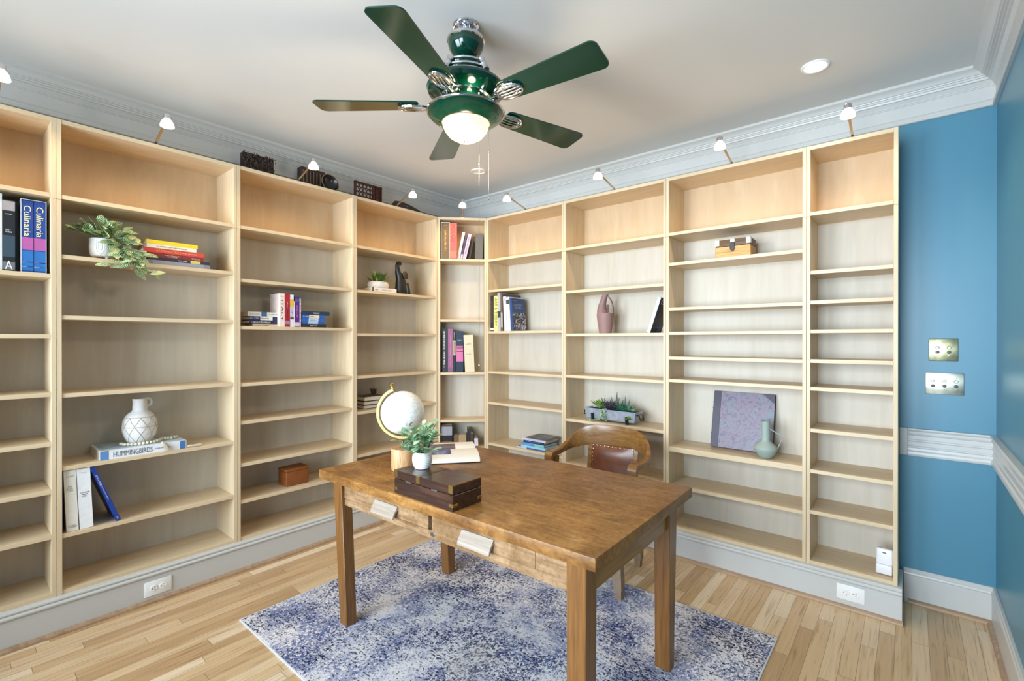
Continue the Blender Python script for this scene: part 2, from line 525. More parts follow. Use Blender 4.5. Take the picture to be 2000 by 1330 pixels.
for nm, a, b, n, m0, m1 in (('trim_1', (XL, YF), (XL, YB), (1, 0), 1, 1), ('trim_2', (XL, YB), (XR, YB), (0, -1), 1, 1), ('trim_3', (XR, YB), (XR, YF), (-1, 0), 1, 1), ('trim_4', (XR, YF), (XL, YF), (0, 1), 1, 1)):
    mb = MB(); run_profile(mb, CROWN, a, b, n, m0, m1); struct(nm, mb, white_trim, smooth=20)
RAIL = [(0, .967), (.024, .967), (.026, .960), (.022, .954), (.017, .950), (.020, .940), (.017, .932), (.012, .928), (.012, .908), (.016, .904), (.016, .898), (.012, .893), (.012, .872), (.016, .868), (.016, .862), (.011, .858), (.013, .846), (.019, .838), (.021, .826), (.018, .815), (0, .815)]
mb = MB(); run_profile(mb, RAIL, (3.232, YB), (XR, YB), (0, -1), 0, 1)
mb.box(RU[4] + .001, 3.232, YB - .012, YB, .815, .967, .002)
struct('trim_5', mb, white_trim, smooth=20)
mb = MB(); run_profile(mb, RAIL, (XR, YB), (XR, YF), (-1, 0), 1, 0); struct('trim_6', mb, white_trim, smooth=20)
BASE = [(0, .188), (.010, .188), (.014, .182), (.014, .170), (.018, .166), (.020, .158), (.017, .152), (.017, 0.0), (0, 0)]
SHOE = [(0.0, .022), (.006, .021), (.014, .015), (.018, .007), (.018, 0), (0, 0)]
mb = MB(); run_profile(mb, BASE, (RU[4] + .02, YB), (XR, YB), (0, -1), 0, 1); struct('baseboard_back', mb, white_trim, smooth=20)
mb = MB(); run_profile(mb, BASE, (XR, YB), (XR, YF), (-1, 0), 1, 0); struct('baseboard_right', mb, white_trim, smooth=20)
mb = MB(); run_profile(mb, SHOE, (RU[4] + .04, YB - .017), (XR - .017, YB - .017), (0, -1), 0, 1); struct('trim_7', mb, shoe_m)
mb = MB(); run_profile(mb, SHOE, (XR - .017, YB - .017), (XR - .017, YF), (-1, 0), 1, 0); struct('trim_8', mb, shoe_m)

# painted plinth that carries the bookcases, with a bead cap and a stained shoe
PL = [(-.25, ZB), (.012, ZB), (.020, .183), (.024, .178), (.024, .171), (.019, .169), (.019, .166), (.026, .164), (.030, .158), (.030, .152), (.026, .147), (.021, .145), (.018, .142), (.018, .140), (.020, .138), (.020, 0.0), (-.25, 0.0)]
t8 = math.tan(PI / 8)
def dirs(ax): return ax
ph = Vector((0, -0.3145)); pk = Vector((0.3021, 0))
pn = (-CN.x, -CN.y)
mb = MB(); run_profile(mb, PL, (0, YF + .02), ph, (1, 0), 0, t8); struct('baseboard_left', mb, white_trim, smooth=20)
mb = MB(); run_profile(mb, PL, ph, pk, pn, t8, t8); struct('baseboard_corner', mb, white_trim, smooth=20)
mb = MB(); run_profile(mb, PL, pk, (3.212, 0), (0, -1), t8, 0); struct('baseboard_bookcase', mb, white_trim, smooth=20)
S2 = [(p + .02, z) for p, z in SHOE]
mb = MB(); run_profile(mb, S2, (0, YF + .02), ph, (1, 0), 0, t8); struct('trim_9', mb, shoe_m)
mb = MB(); run_profile(mb, S2, ph, pk, pn, t8, t8); struct('trim_10', mb, shoe_m)
mb = MB(); run_profile(mb, S2, pk, (3.216, 0), (0, -1), t8, 0); struct('trim_11', mb, shoe_m)

# ------------------------------------------------------------------ bookcases
TH = 0.0185
def bookcase(wall, u0, u1, shelves, depth, label, thick=()):
    t = thing('bookcase', label, 'bookcase', W(wall, u0, 0, ZB), (0, 0, RZ[wall]), 'tall birch bookcases along the walls')
    w = u1 - u0 - 0.001
    J = 2.155 - ZB; H = ZT - ZB
    for x in (0.0005, w - TH):
        obj('side_panel', MB().box(x, x + TH, 0, depth, 0, J - .0012, .0008), birch_z, t)
        obj('extension_side_panel', MB().box(x, x + TH, 0, depth, J, H, .0008), birch_z, t)
    obj('back_panel', MB().box(TH, w - TH, depth - .006, depth, 0, J), birch_back, t)
    obj('upper_back_panel', MB().box(TH, w - TH, depth - .006, depth, J, H), birch_top, t)
    obj('top_panel', MB().box(TH, w - TH, .002, depth - .006, H - .022, H, .0008), birch_x, t)
    obj('base_panel', MB().box(TH, w - TH, .004, depth - .006, 0, .019, .0008), birch_x, t)
    for z in shelves:
        th = .034 if z in thick else .0205
        obj('shelf', MB().box(TH + .0004, w - TH - .0004, .005 if z != 2.18 else .002, depth - .0065, z - ZB - th, z - ZB, .0008), birch_x, t)
    return t
D = 0.292
SH = {
 'L0': [2.181, 1.782, 1.484, 1.196, 0.951, 0.715, 0.492],
 'L1': [2.18, 1.883, 1.579, 1.187, 0.821, 0.484],
 'L2': [2.18, 1.844, 1.544, 1.18, 0.939, 0.671, 0.437],
 'L3': [2.18, 1.841, 1.505, 1.177, 0.901, 0.57, 0.39],
 'C': [2.183, 1.638, 1.162, 0.734, 0.481],
 'R0': [2.18, 1.904, 1.532, 1.173, 0.895, 0.527, 0.36],
 'R1': [2.18, 1.843, 1.504, 1.178, 0.834, 0.487],
 'R2': [2.18, 1.977, 1.674, 1.51, 1.343, 1.19, 0.733, 0.476],
 'R3': [2.18, 1.848, 1.679, 1.514, 1.346, 1.189, 0.953, 0.721, 0.489]}
bookcase('L', LU[0], LU[1], SH['L0'], D, 'narrow birch bookcase at the left edge holding the blue twin cookbooks')
bookcase('L', LU[1], LU[2], SH['L1'], D, 'birch bookcase with the trailing plant and the white netted vase')
bookcase('L', LU[2], LU[3], SH['L2'], D, 'birch bookcase holding the brown leather box and travel guides')
bookcase('L', LU[3], LU[4], SH['L3'], D, 'birch bookcase left of the corner unit, with the black elephant figurine')
bookcase('C', 0.0, 0.4361, SH['C'], 0.205, 'slim angled birch bookcase filling the corner of the room')
bookcase('R', RU[0], RU[1], SH['R0'], D, 'birch bookcase just right of the corner unit, with the yellow art book')
bookcase('R', RU[1], RU[2], SH['R1'], D, 'birch bookcase behind the desk chair, with mauve vase and succulents')
bookcase('R', RU[2], RU[3], SH['R2'], D, 'birch bookcase with eight shelves, the marbled album and green vase', (0.733,))
bookcase('R', RU[3], RU[4], SH['R3'], D, 'narrow empty birch bookcase at the right end beside the blue wall')

# ------------------------------------------------------------------ shelf lamps
def shelf_lamp(base, head, label):
    base = Vector(base); head = Vector(head)
    t = thing('shelf_lamp', label, 'lamp', base, (0, 0, 0), 'small halogen lamps over the bookcase tops')
    dv = head - base
    hz = Vector((dv.x, dv.y, 0)).normalized(); sd = Vector((-hz.y, hz.x, 0))
    mb = MB()
    back = -hz * 0.03
    mb.box(-.012, .012, -.045, .012, 0, .005, .001, m=Matrix.Rotation(math.atan2(hz.y, hz.x) - PI / 2, 4, 'Z'))
    obj('mounting_plate', mb, nickel, t)
    secs = []
    for f, zz in ((0.0, .004), (0.08, .012), (0.9, None), (1.0, None)):
        c = dv * f + Vector((0, 0, .03 * f))
        if f == 0.0: c = Vector((0, 0, .004))
        secs.append([c + sd * .006 - Vector((0, 0, .0025)), c + sd * .006 + Vector((0, 0, .0025)), c - sd * .006 + Vector((0, 0, .0025)), c - sd * .006 - Vector((0, 0, .0025))])
    mb = MB().sweep(secs); obj('arm', mb, nickel, t)
    c = tuple(dv)
    obj('lamp_cap', MB().lathe([(.0, .050), (.016, .050), (.0175, .047), (.0175, .026), (.012, .022), (.0, .022)], 16, c), chrome, t)
    obj('glass_shade', MB().lathe([(.012, .024), (.020, .020), (.0275, .008), (.0315, -.006), (.032, -.014), (.030, -.0145), (.028, -.006), (.018, .012), (.0, .016)], 20, c), glass_lamp, t)
    d = bpy.data.lights.new('halogen_bulb', 'SPOT'); d.energy = 8.0; d.color = (1.0, 0.70, 0.36); d.shadow_soft_size = 0.02; d.spot_size = R(150); d.spot_blend = 0.6
    l = bpy.data.objects.new('halogen_bulb', d); COL.objects.link(l); l.parent = t; l.location = dv + Vector((0, 0, -.022))
    return t
for y0, lab in ((-2.995, 'shelf lamp above the narrow bookcase at the left edge, half out of view'), (-2.389, 'shelf lamp above the bookcase with the trailing plant'), (-1.578, 'shelf lamp in front of the ribbed block on the bookcase top'), (-0.757, 'shelf lamp in front of the long dark carving on the bookcase top')):
    shelf_lamp((-.03, y0, ZT), (.205, y0, 2.606), lab)
shelf_lamp(W('C', .215, .02, ZT), W('C', .218, -.19, 2.61), 'shelf lamp over the corner bookcase, beside the pull chain')
for x0, lab in ((.745, 'shelf lamp right of the corner, over the bookcase with the yellow art book'), (1.578, 'shelf lamp over the bookcase behind the chair'), (2.386, 'shelf lamp over the bookcase with the small wooden chest'), (3.0, 'shelf lamp at the right end beside the blue wall')):
    shelf_lamp((x0, .03, ZT), (x0, -.238, 2.590), lab)

# ------------------------------------------------------------------ ceiling lights
def recessed(x, y, r, mat, label, power):
    t = thing('recessed_light', label, 'ceiling light', (x, y, ZC))
    obj('trim_ring', MB().lathe([(r, 0), (r, -.004), (r * .9, -.008), (r * .78, -.006), (r * .78, 0)], 32), white_p, t)
    obj('diffuser', MB().lathe([(r * .78, -.003), (r * .4, -.004), (0, -.004)], 32), mat, t)
    if power:
        d = bpy.data.lights.new('recessed_bulb', 'SPOT'); d.energy = power; d.color = (1, .93, .82); d.spot_size = R(120); d.spot_blend = .6; d.shadow_soft_size = .05
        l = bpy.data.objects.new('recessed_bulb', d); COL.objects.link(l); l.parent = t; l.location = (0, 0, -.02)
recessed(2.869, -.30, .064, led_m, 'lit round recessed light in the ceiling near the right wall', 12)
recessed(.501, -.311, .062, flat('unlit_disc', (240, 236, 230), .5), 'unlit round white disc on the ceiling near the corner', 0)

# ------------------------------------------------------------------ ceiling fan
FX, FY = 1.728, -1.665
fan = thing('ceiling_fan', 'dark green ceiling fan with five blades, chrome rings and a lit glass bowl', 'ceiling fan', (FX, FY, ZC))
zf = lambda z: z - ZC
mb = MB().lathe([(.058, 0), (.058, -.006), (.05, -.012), (.03, -.02), (.026, -.07)], 24)
for k in range(8):
    a = k * PI / 4
    mb.tube([(.05 * math.cos(a), .05 * math.sin(a), -.01), (.06 * math.cos(a + .2), .06 * math.sin(a + .2), -.03), (.045 * math.cos(a + .3), .045 * math.sin(a + .3), -.06)], .005, 6)
obj('ceiling_bracket', mb, chrome, fan)
obj('canopy', MB().lathe([(.0, zf(2.79)), (.078, zf(2.79)), (.080, zf(2.772)), (.076, zf(2.75)), (.062, zf(2.725)), (.045, zf(2.708)), (.03, zf(2.698)), (.03, zf(2.69)), (0, zf(2.69))], 32), green_e, fan)
obj('canopy_ring', MB().lathe([(.079, zf(2.792)), (.084, zf(2.788)), (.084, zf(2.778)), (.079, zf(2.774))], 32), chrome, fan)
obj('motor_housing', MB().lathe([(0, zf(2.700)), (.028, zf(2.700)), (.030, zf(2.672)), (.088, zf(2.668)), (.098, zf(2.656)), (.113, zf(2.622)), (.130, zf(2.594)), (.152, zf(2.588)), (.168, zf(2.579)), (.173, zf(2.566)), (.166, zf(2.550)), (.14, zf(2.539)), (.10, zf(2.532)), (0, zf(2.532))], 40), green_e, fan)
for rr, z in ((.101, 2.655), (.116, 2.624), (.132, 2.596)):
    obj('chrome_ring', MB().tube([(rr * math.cos(2 * PI * k / 40), rr * math.sin(2 * PI * k / 40), zf(z)) for k in range(40)], .006, 8, True), chrome, fan)
for k in range(5):
    a = R(-8.5) + k * R(72)
    mb = MB().tube([(r_ * math.cos(a), r_ * math.sin(a), zf(z)) for r_, z in ((.104, 2.662), (.112, 2.651), (.120, 2.638), (.127, 2.624), (.135, 2.610), (.146, 2.594))], [.006, .016, .010, .016, .010, .014], 10)
    obj('ring_clip', mb, chrome, fan)
obj('switch_housing', MB().lathe([(0, zf(2.532)), (.085, zf(2.532)), (.09, zf(2.50)), (.075, zf(2.462)), (0, zf(2.462))], 28), green_e, fan)
obj('lower_chrome_band', MB().lathe([(.105, zf(2.538)), (.109, zf(2.534)), (.106, zf(2.529)), (.1, zf(2.531))], 32), chrome, fan)
shade = obj('light_dish', MB().lathe([(.07, zf(2.470)), (.164, zf(2.466)), (.168, zf(2.458)), (.160, zf(2.445)), (.140, zf(2.430)), (.110, zf(2.416)), (.105, zf(2.420)), (.0, zf(2.44))], 48), green_e, fan)
obj('dish_rim', MB().tube([(.168 * math.cos(2 * PI * k / 48), .168 * math.sin(2 * PI * k / 48), zf(2.462)) for k in range(48)], .0055, 8, True), chrome, shade)
bowl = obj('glass_bowl', MB().lathe([(.104, zf(2.420)), (.103, zf(2.408)), (.094, zf(2.385)), (.074, zf(2.360)), (.045, zf(2.343)), (.012, zf(2.337)), (0, zf(2.337))], 40), glass_fan, fan)
obj('finial', MB().lathe([(0, zf(2.328)), (.005, zf(2.330)), (.009, zf(2.336)), (0, zf(2.339))], 12), chrome, bowl)
obj('glass_ring', MB().tube([(.105 * math.cos(2 * PI * k / 40), .105 * math.sin(2 * PI * k / 40), zf(2.419)) for k in range(40)], .004, 8, True), chrome, fan)
d = bpy.data.lights.new('fan_upper_bulb', 'POINT'); d.energy = 0.7; d.color = (1.0, .86, .50); d.shadow_soft_size = .02
l = bpy.data.objects.new('fan_upper_bulb', d); COL.objects.link(l); l.parent = fan; l.location = (.10, -.06, zf(2.503))
d = bpy.data.lights.new('fan_bulb', 'POINT'); d.energy = 13; d.color = (1.0, .82, .56); d.shadow_soft_size = .08
l = bpy.data.objects.new('fan_bulb', d); COL.objects.link(l); l.parent = fan; l.location = (0, 0, zf(2.25))
def blade(k):
    a = R(-68.15) + k * R(72)
    pitch = Matrix.Rotation(R(-10), 4, 'X')
    base = Matrix.Rotation(a, 4, 'Z') @ Matrix.Translation((0, 0, zf(2.497)))
    m = base @ pitch
    r0, r1 = .205, .662
    out = []
    def arc(cx, cy, r, a0, a1, n=6):
        return [(cx + r * math.cos(a0 + (a1 - a0) * i / n), cy + r * math.sin(a0 + (a1 - a0) * i / n)) for i in range(n + 1)]
    w0, w1, rc = .056, .074, .03
    out += arc(r1 - rc, w1 - rc, rc, PI / 2, 0)
    out += arc(r1 - rc, -w1 + rc, rc, 0, -PI / 2)
    out += arc(r0 + .02, -w0 + .02, .02, -PI / 2, -PI)
    out += arc(r0 + .02, w0 - .02, .02, PI, PI / 2)
    mb = MB().prism(out[::-1], .006, Matrix.Translation((0, 0, -.003)))
    mb.xf(m)
    b = obj('blade', mb, green_e, fan)
    # openwork chrome iron under the blade root
    mb = MB()
    n = 28
    for (ra, rb, cx) in ((.066, .042, .235), (.052, .031, .235)):
        mb.tube([m @ Vector((cx + ra * math.cos(2 * PI * i / n), rb * math.sin(2 * PI * i / n), -.011)) for i in range(n)], .0042, 6, True)
    for j in range(4):
        y = -.024 + .016 * j
        x0 = .235 - .064 * math.sqrt(max(0, 1 - (y / .042) ** 2)); x1 = .235 + .064 * math.sqrt(max(0, 1 - (y / .042) ** 2))
        mb.tube([m @ Vector((x0, y, -.012)), m @ Vector(((x0 + x1) / 2, y, -.015)), m @ Vector((x1, y, -.012))], .0038, 6)
    mb.tube([base @ Vector((.09, 0, .035)), base @ Vector((.12, 0, .012)), m @ Vector((.15, 0, -.010)), m @ Vector((.19, 0, -.012))], [.011, .011, .008, .006], 8)
    obj('blade_iron', mb, chrome, b)
for k in range(5): blade(k)
def chain(p, z0, zj, z1, label):
    x, y = p * .767, p * .642
    mb = MB().tube([(x, y, zf(z0)), (x, y, zf(zj))], .0009, 6)
    mb.ball(.0026, (x, y, zf(zj)), 8, 1.6)
    prof = []
    z = zj - .006
    while z > z1 + .008:
        prof += [(.0005, zf(z)), (.0013, zf(z - .0025)), (.0005, zf(z - .005))]
        z -= .0055
    mb.lathe(prof, 6, (x, y, 0))
    mb.lathe([(0, zf(z1 + .012)), (.0028, zf(z1 + .010)), (.0036, zf(z1 + .002)), (0, zf(z1))], 8, (x, y, 0))
    obj('pull_chain', mb, nickel, fan, label=label)
chain(.059, 2.47, 2.238, 1.338, 'long pull chain reaching down past the shelves')
chain(.101, 2.47, 2.293, 2.079, 'short pull chain')

# ------------------------------------------------------------------ switch plates and outlets
def switch_plate(x0, x1, z0, z1, n, tone, label):
    cx, cz = (x0 + x1) / 2, (z0 + z1) / 2
    t = thing('switch_plate', label, 'light switch', (cx, YB, cz), (0, 0, 0), 'push-button switch plates')
    w, h = (x1 - x0) / 2, (z1 - z0) / 2
    obj('cover_plate', MB().box(-w, w, -.006, 0, -h, h, .0025, 2), tone, t)
    for k in range(n):
        x = (k - (n - 1) / 2) * .0465
        for z, m_, nm in ((.0125, flat('pearl_button', (226, 224, 216), .2), 'push_button'), (-.0125, black_m, 'push_button')):
            rot = Matrix.Translation((x, -.005, z)) @ Matrix.Rotation(PI / 2, 4, 'X')
            b = obj(nm, MB().lathe([(0, 0), (.0085, 0), (.0085, .004), (.007, .005), (.0065, .0075), (0, .008)], 16, m=rot), m_, t)
            obj('button_ring', MB().lathe([(.0068, .0044), (.0088, .0044), (.0084, .0058), (.0068, .0058)], 16, m=rot), flat('dark_metal', (60, 56, 48), .4, .8), b)
        for z in (.031, -.031):
            obj('screw', MB().lathe([(0, 0), (.0028, 0), (.0026, .0022), (0, .003)], 10, m=Matrix.Translation((x, -.005, z)) @ Matrix.Rotation(PI / 2, 4, 'X')), brass, t)
switch_plate(3.319, 3.4375, 1.342, 1.463, 2, flat('tarnished_brass', (150, 148, 118), .32, .9, var=.25, scale=35), 'tarnished two-gang push-button switch plate, the upper one on the blue wall')
switch_plate(3.3055, 3.4605, 1.162, 1.279, 3, flat('silvered_brass', (188, 190, 178), .28, .9, var=.12, scale=30), 'silvery three-gang push-button switch plate, the lower one on the blue wall')
def outlet(w, u, z, label):
    t = thing('wall_outlet', label, 'outlet', W(w, u, -.0265, z), (0, 0, RZ[w]), 'electrical outlets in the plinths')
    obj('cover_plate', MB().box(-.0625, .0625, 0, .0065, -.041, .041, .003, 2), white_p, t)
    for s in (-1, 1):
        m = Matrix.Translation((s * .021, .001, 0)) @ Matrix.Rotation(PI / 2, 4, 'X')
        f = obj('socket_face', MB().lathe([(0, 0), (.0172, 0), (.0172, .0025), (.016, .0035), (0, .0035)], 24, m=m), white_p, t)
        for dx, dz, a, b in ((.004, .0065, .0035, .001), (.004, -.0065, .004, .001)):
            obj('slot', MB().box(s * .021 + dx - a, s * .021 + dx + a, -.0030, -.0022, dz - b, dz + b), black_m, f)
        obj('ground_hole', MB().lathe([(0, 0), (.0025, 0), (.0025, .0008), (0, .0008)], 10, m=Matrix.Translation((s * .021 - .0085, -.0022, 0)) @ Matrix.Rotation(PI / 2, 4, 'X')), black_m, f)
outlet('L', -2.388, .079, 'white duplex outlet in the plinth under the left wall bookcases')
outlet('R', 2.997, .0905, 'white duplex outlet in the plinth at the right end of the back wall')

# ------------------------------------------------------------------ rug
RT = 0.007
rug = thing('area_rug', 'blue and white distressed rectangular rug under the oak desk', 'rug', (1.662, -1.362, 0))
obj('pile', MB().box(-1.082, 1.082, -.805, .805, .0005, RT, .002), rug_m, rug)
mb = MB()
e = .012
obj('binding', MB().sweep([[(sx * (1.082 + q), sy * (.805 + q), z) for q, z in ((.0005, .0006), (.007, .0006), (.007, .0052), (.004, .0066), (.0005, .0066))] for sx, sy in ((-1, -1), (1, -1), (1, 1), (-1, 1))], True), flat('rug_binding', (208, 210, 216), .9), rug)

# ------------------------------------------------------------------ desk
desk = thing('writing_desk', 'old oak writing desk with two drawers and worn, sheen-whitened front, standing on the rug', 'desk', (1.665, -1.412, RT), (0, 0, R(1.3)))
DZ = .775 - RT
def stain(m):
    """dark ink stain and rings on the top, fixed to the wood"""
    nt = m.node_tree; b = nt.nodes['Principled BSDF']; L = nt.links.new
    src = b.inputs['Base Color'].links[0].from_socket
    tc = nd(nt, 'ShaderNodeTexCoord')
    last = src
    for (x, y, r, k) in ((-.23, -.02, .05, .35), (-.2, 0.02, .17, .72), (.12, .22, .14, .8), (.28, -.2, .16, .82), (.5, .1, .15, .86)):
        vm = nd(nt, 'ShaderNodeVectorMath', operation='DISTANCE'); vm.inputs[1].default_value = (x, y, DZ)
        no = nd(nt, 'ShaderNodeTexNoise'); no.inputs['Scale'].default_value = 22; no.inputs['Detail'].default_value = 4
        L(tc.outputs['Object'], no.inputs['Vector'])
        av = nd(nt, 'ShaderNodeMath', operation='MULTIPLY_ADD'); av.inputs[1].default_value = r * 1.6; L(no.outputs['Fac'], av.inputs[0])
        L(tc.outputs['Object'], vm.inputs[0]); L(vm.outputs['Value'], av.inputs[2])
        rp = ramp(nt, [(r * .75, (k, k, k, 1)), (min(1, r * 1.9), (1, 1, 1, 1))]); L(av.outputs[0], rp.inputs['Fac'])
        mx = nd(nt, 'ShaderNodeMix', data_type='RGBA', blend_type='MULTIPLY'); mx.inputs[0].default_value = 1
        L(last, mx.inputs[6]); L(rp.outputs['Color'], mx.inputs[7]); last = mx.outputs[2]
    L(last, b.inputs['Base Color'])
oak_top = wood('old_oak_top', [(0.2, srgb(100, 64, 27)), (0.42, srgb(132, 90, 43)), (0.6, srgb(150, 107, 54)), (0.85, srgb(176, 134, 79))], 'X', 1.6, 9, 0.46, coat=0.06, distort=1.6)
stain(oak_top)
def mottle(m):
    nt = m.node_tree; b = nt.nodes['Principled BSDF']; L = nt.links.new
    src = b.inputs['Base Color'].links[0].from_socket
    tc = nd(nt, 'ShaderNodeTexCoord'); last = src
    for sc_, st in ((5, [(.38, (.70, .64, .56, 1)), (.56, (1.02, 1, 1, 1)), (.7, (1.1, 1.06, .98, 1))]), (60, [(.35, (.80, .76, .70, 1)), (.5, (1, 1, 1, 1)), (.66, (1.12, 1.12, 1.1, 1))])):
        no = nd(nt, 'ShaderNodeTexNoise'); no.inputs['Scale'].default_value = sc_; no.inputs['Detail'].default_value = 6; no.inputs['Distortion'].default_value = .8
        L(tc.outputs['Object'], no.inputs['Vector'])
        rp = ramp(nt, st); L(no.outputs['Fac'], rp.inputs['Fac'])
        mx = nd(nt, 'ShaderNodeMix', data_type='RGBA', blend_type='MULTIPLY'); mx.inputs[0].default_value = 1
        L(last, mx.inputs[6]); L(rp.outputs['Color'], mx.inputs[7]); last = mx.outputs[2]
    L(last, b.inputs['Base Color'])
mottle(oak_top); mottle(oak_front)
obj('desk_top', MB().box(-.817, .817, -.46, .46, DZ - .045, DZ, .004, 2), oak_top, desk)
for (tp, bt) in (((-.728, -.655, -.430, -.370), (-.667, -.606, -.430, -.370)), ((.702, .776, -.448, -.375), (.704, .774, -.448, -.377)), ((-.70, -.628, .258, .345), (-.655, -.594, .263, .32)), ((.714, .784, .258, .352), (.716, .784, .264, .315))):
    obj('leg', MB().frustum(bt, tp, 0, DZ - .0455, .003), oak_z, desk)
zb, zr0 = DZ - .147, DZ - .1125
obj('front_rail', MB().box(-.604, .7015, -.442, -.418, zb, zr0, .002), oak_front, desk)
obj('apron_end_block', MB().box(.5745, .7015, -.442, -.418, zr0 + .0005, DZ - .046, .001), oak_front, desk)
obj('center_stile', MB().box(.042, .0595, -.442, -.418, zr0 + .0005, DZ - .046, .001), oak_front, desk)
obj('side_apron', MB().box(.748, .772, -.3745, .2575, zb, DZ - .046, .001), oak_y, desk)
obj('side_apron', MB().box(-.69, -.668, -.345, .255, zb, DZ - .046, .001), oak_y, desk)
obj('back_apron', MB().box(-.60, .69, .32, .342, zb, DZ - .046, .001), oak_x, desk)
for x0, x1, hx in ((-.604, .0215, -.258), (.0605, .5735, .305)):
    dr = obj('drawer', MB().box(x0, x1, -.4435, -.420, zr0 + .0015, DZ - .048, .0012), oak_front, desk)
    obj('drawer_box', MB().box(x0 + .01, x1 - .01, -.419, .2, zr0 + .003, DZ - .055), oak_x, dr)
    zc = DZ - .086
    out = []
    for i in range(9):
        a = i / 8
        out.append((-.4435 - .006 - .026 * math.sin(a * PI / 2) ** 1.3, zc + .027 - .052 * a))
    out += [(-.4435 - .026, zc - .0255), (-.4435 - .017, zc - .004), (-.4435, zc + .014), (-.4435, zc + .027)]
    mb = MB().sweep([[(hx + s * .082, y, z) for y, z in out] for s in (-1, 1)])
    obj('drawer_pull', mb, wood('pull_oak_%d' % int(hx * 100), [(0.2, srgb(128, 112, 96)), (0.5, srgb(158, 144, 130)), (0.85, srgb(182, 172, 160))], 'X', 1.2, 30, .4), dr)
tg = obj('oval_plate', MB().lathe([(0, 0), (.014, 0), (.014, .0015), (.012, .003), (0, .003)], 24, m=Matrix.Translation((.047, -.4421, zb + .02)) @ Matrix.Rotation(PI / 2, 4, 'X') @ Matrix.Diagonal((1, .62, 1, 1))), flat('zinc', (120, 128, 134), .35, .9), desk)

# ------------------------------------------------------------------ desk chair
chair = thing('desk_chair', 'oak armchair with bentwood back and studded brown leather pad, behind the desk', 'chair', (1.722, -.50, 0), (0, 0, R(3)))
def crest():
    # (x, y, zc, half height, half thickness)
    P_ = [(.285, -.09, .712, .019, .026), (.292, -.02, .712, .019, .026), (.296, .04, .714, .021, .024), (.292, .10, .725, .026, .018), (.275, .155, .748, .040, .013), (.235, .20, .776, .058, .011), (.17, .232, .797, .066, .0105), (.09, .25, .803, .068, .0105), (0, .256, .804, .069, .0105)]
    full = P_ + [(-x, y, z, h, w) for x, y, z, h, w in P_[-2::-1]]
    # smooth with Catmull-Rom
    pts = []
    n = len(full)
    for i in range(n - 1):
        p0, p1, p2, p3 = full[max(0, i - 1)], full[i], full[i + 1], full[min(n - 1, i + 2)]
        for k in range(4):
            t = k / 4
            pts.append([.5 * (2 * b + (c - a) * t + (2 * a - 5 * b + 4 * c - d) * t * t + (3 * b - a - 3 * c + d) * t ** 3) for a, b, c, d in zip(p0, p1, p2, p3)])
    pts.append(list(full[-1]))
    secs = []
    for i, (x, y, z, h, w) in enumerate(pts):
        q0 = pts[max(0, i - 1)]; q1 = pts[min(len(pts) - 1, i + 1)]
        t = Vector((q1[0] - q0[0], q1[1] - q0[1], 0)).normalized(); nn = Vector((t.y, -t.x, 0))
        c = Vector((x, y, z)); b = .28
        prof = [(-1, -1 + b), (-1, 1 - b), (-.7, 1), (.7, 1), (1, 1 - b), (1, -1 + b), (.7, -1), (-.7, -1)]
        secs.append([c + nn * (a_ * w) + Vector((0, 0, b_ * h + .10 * 0)) for a_, b_ in prof])
    return MB().sweep(secs)
obj('arm_and_crest_rail', crest(), chair_m, chair, 50)
for s in (-1, 1):
    out = [(-.088, .731), (-.105, .729), (-.122, .720), (-.131, .704), (-.132, .66), (-.122, .648), (-.108, .655), (-.104, .680), (-.092, .692), (-.085, .693)]
    obj('arm_scroll', MB().sweep([[(s * .285 + k * .027, y, z) for y, z in out] for k in (-1, 1)]), chair_m, chair)
    obj('arm_post', MB().sweep([[(s * .27 - .017, y0, z), (s * .27 + .017, y0, z), (s * .27 + .017, y0 + .035, z), (s * .27 - .017, y0 + .035, z)] for y0, z in ((-.14, .42), (-.12, .52), (-.085, .62), (-.075, .695))]), chair_m, chair)
    obj('back_stile', MB().sweep([[(s * .165 - .014, y0 - .012, z), (s * .165 + .014, y0 - .012, z), (s * .165 + .014, y0 + .012, z), (s * .165 - .014, y0 + .012, z)] for y0, z in ((.205, .44), (.215, .56), (.232, .70), (.243, .76))]), chair_m, chair)
obj('lower_back_rail', MB().box(-.151, .151, .205, .227, .48, .52, .003), chair_m, chair)
leather = flat('brown_leather', (104, 58, 36), .28, spec=.6, var=.2, scale=14)
def pad():
    secs = []
    rows = 10
    for i in range(rows + 1):
        z = .522 + (.742 - .522) * i / rows
        yb = .212 + (z - .48) * .105
        sec = []
        for k in range(9):
            x = -.15 + .30 * k / 8
            puff = .018 * (1 - (2 * k / 8 - 1) ** 4) * (1 - (2 * i / rows - 1) ** 4)
            sec.append((x, yb - .016 - puff, z))
        sec += [(.15, yb + .004, z), (-.15, yb + .004, z)]
        secs.append(sec)
    return MB().sweep(secs)
pd = obj('back_pad', pad(), leather, chair, 60)
nail0 = None
nl = [(-.141 + .0282 * i, .735) for i in range(11)] + [(s * .141, .735 - .026 * j) for s in (-1, 1) for j in range(1, 9)]
for x, z in nl:
    y = .212 + (z - .48) * .105 - .0175
    if nail0 is None:
        nail0 = obj('nail_head', MB().ball(.0052, (0, 0, 0), 8, 1, 1, .6), flat('nail_brass', (206, 190, 158), .25, .9), pd); o = nail0
    else:
        o = nail0.copy(); COL.objects.link(o); o.parent = pd
    o.location = (x, y, z)
obj('seat', MB().box(-.27, .27, -.24, .22, .425, .455, .012, 3), chair_m, chair)
obj('seat_pad', MB().box(-.225, .225, -.20, .17, .4555, .478, .011, 3), leather, chair)
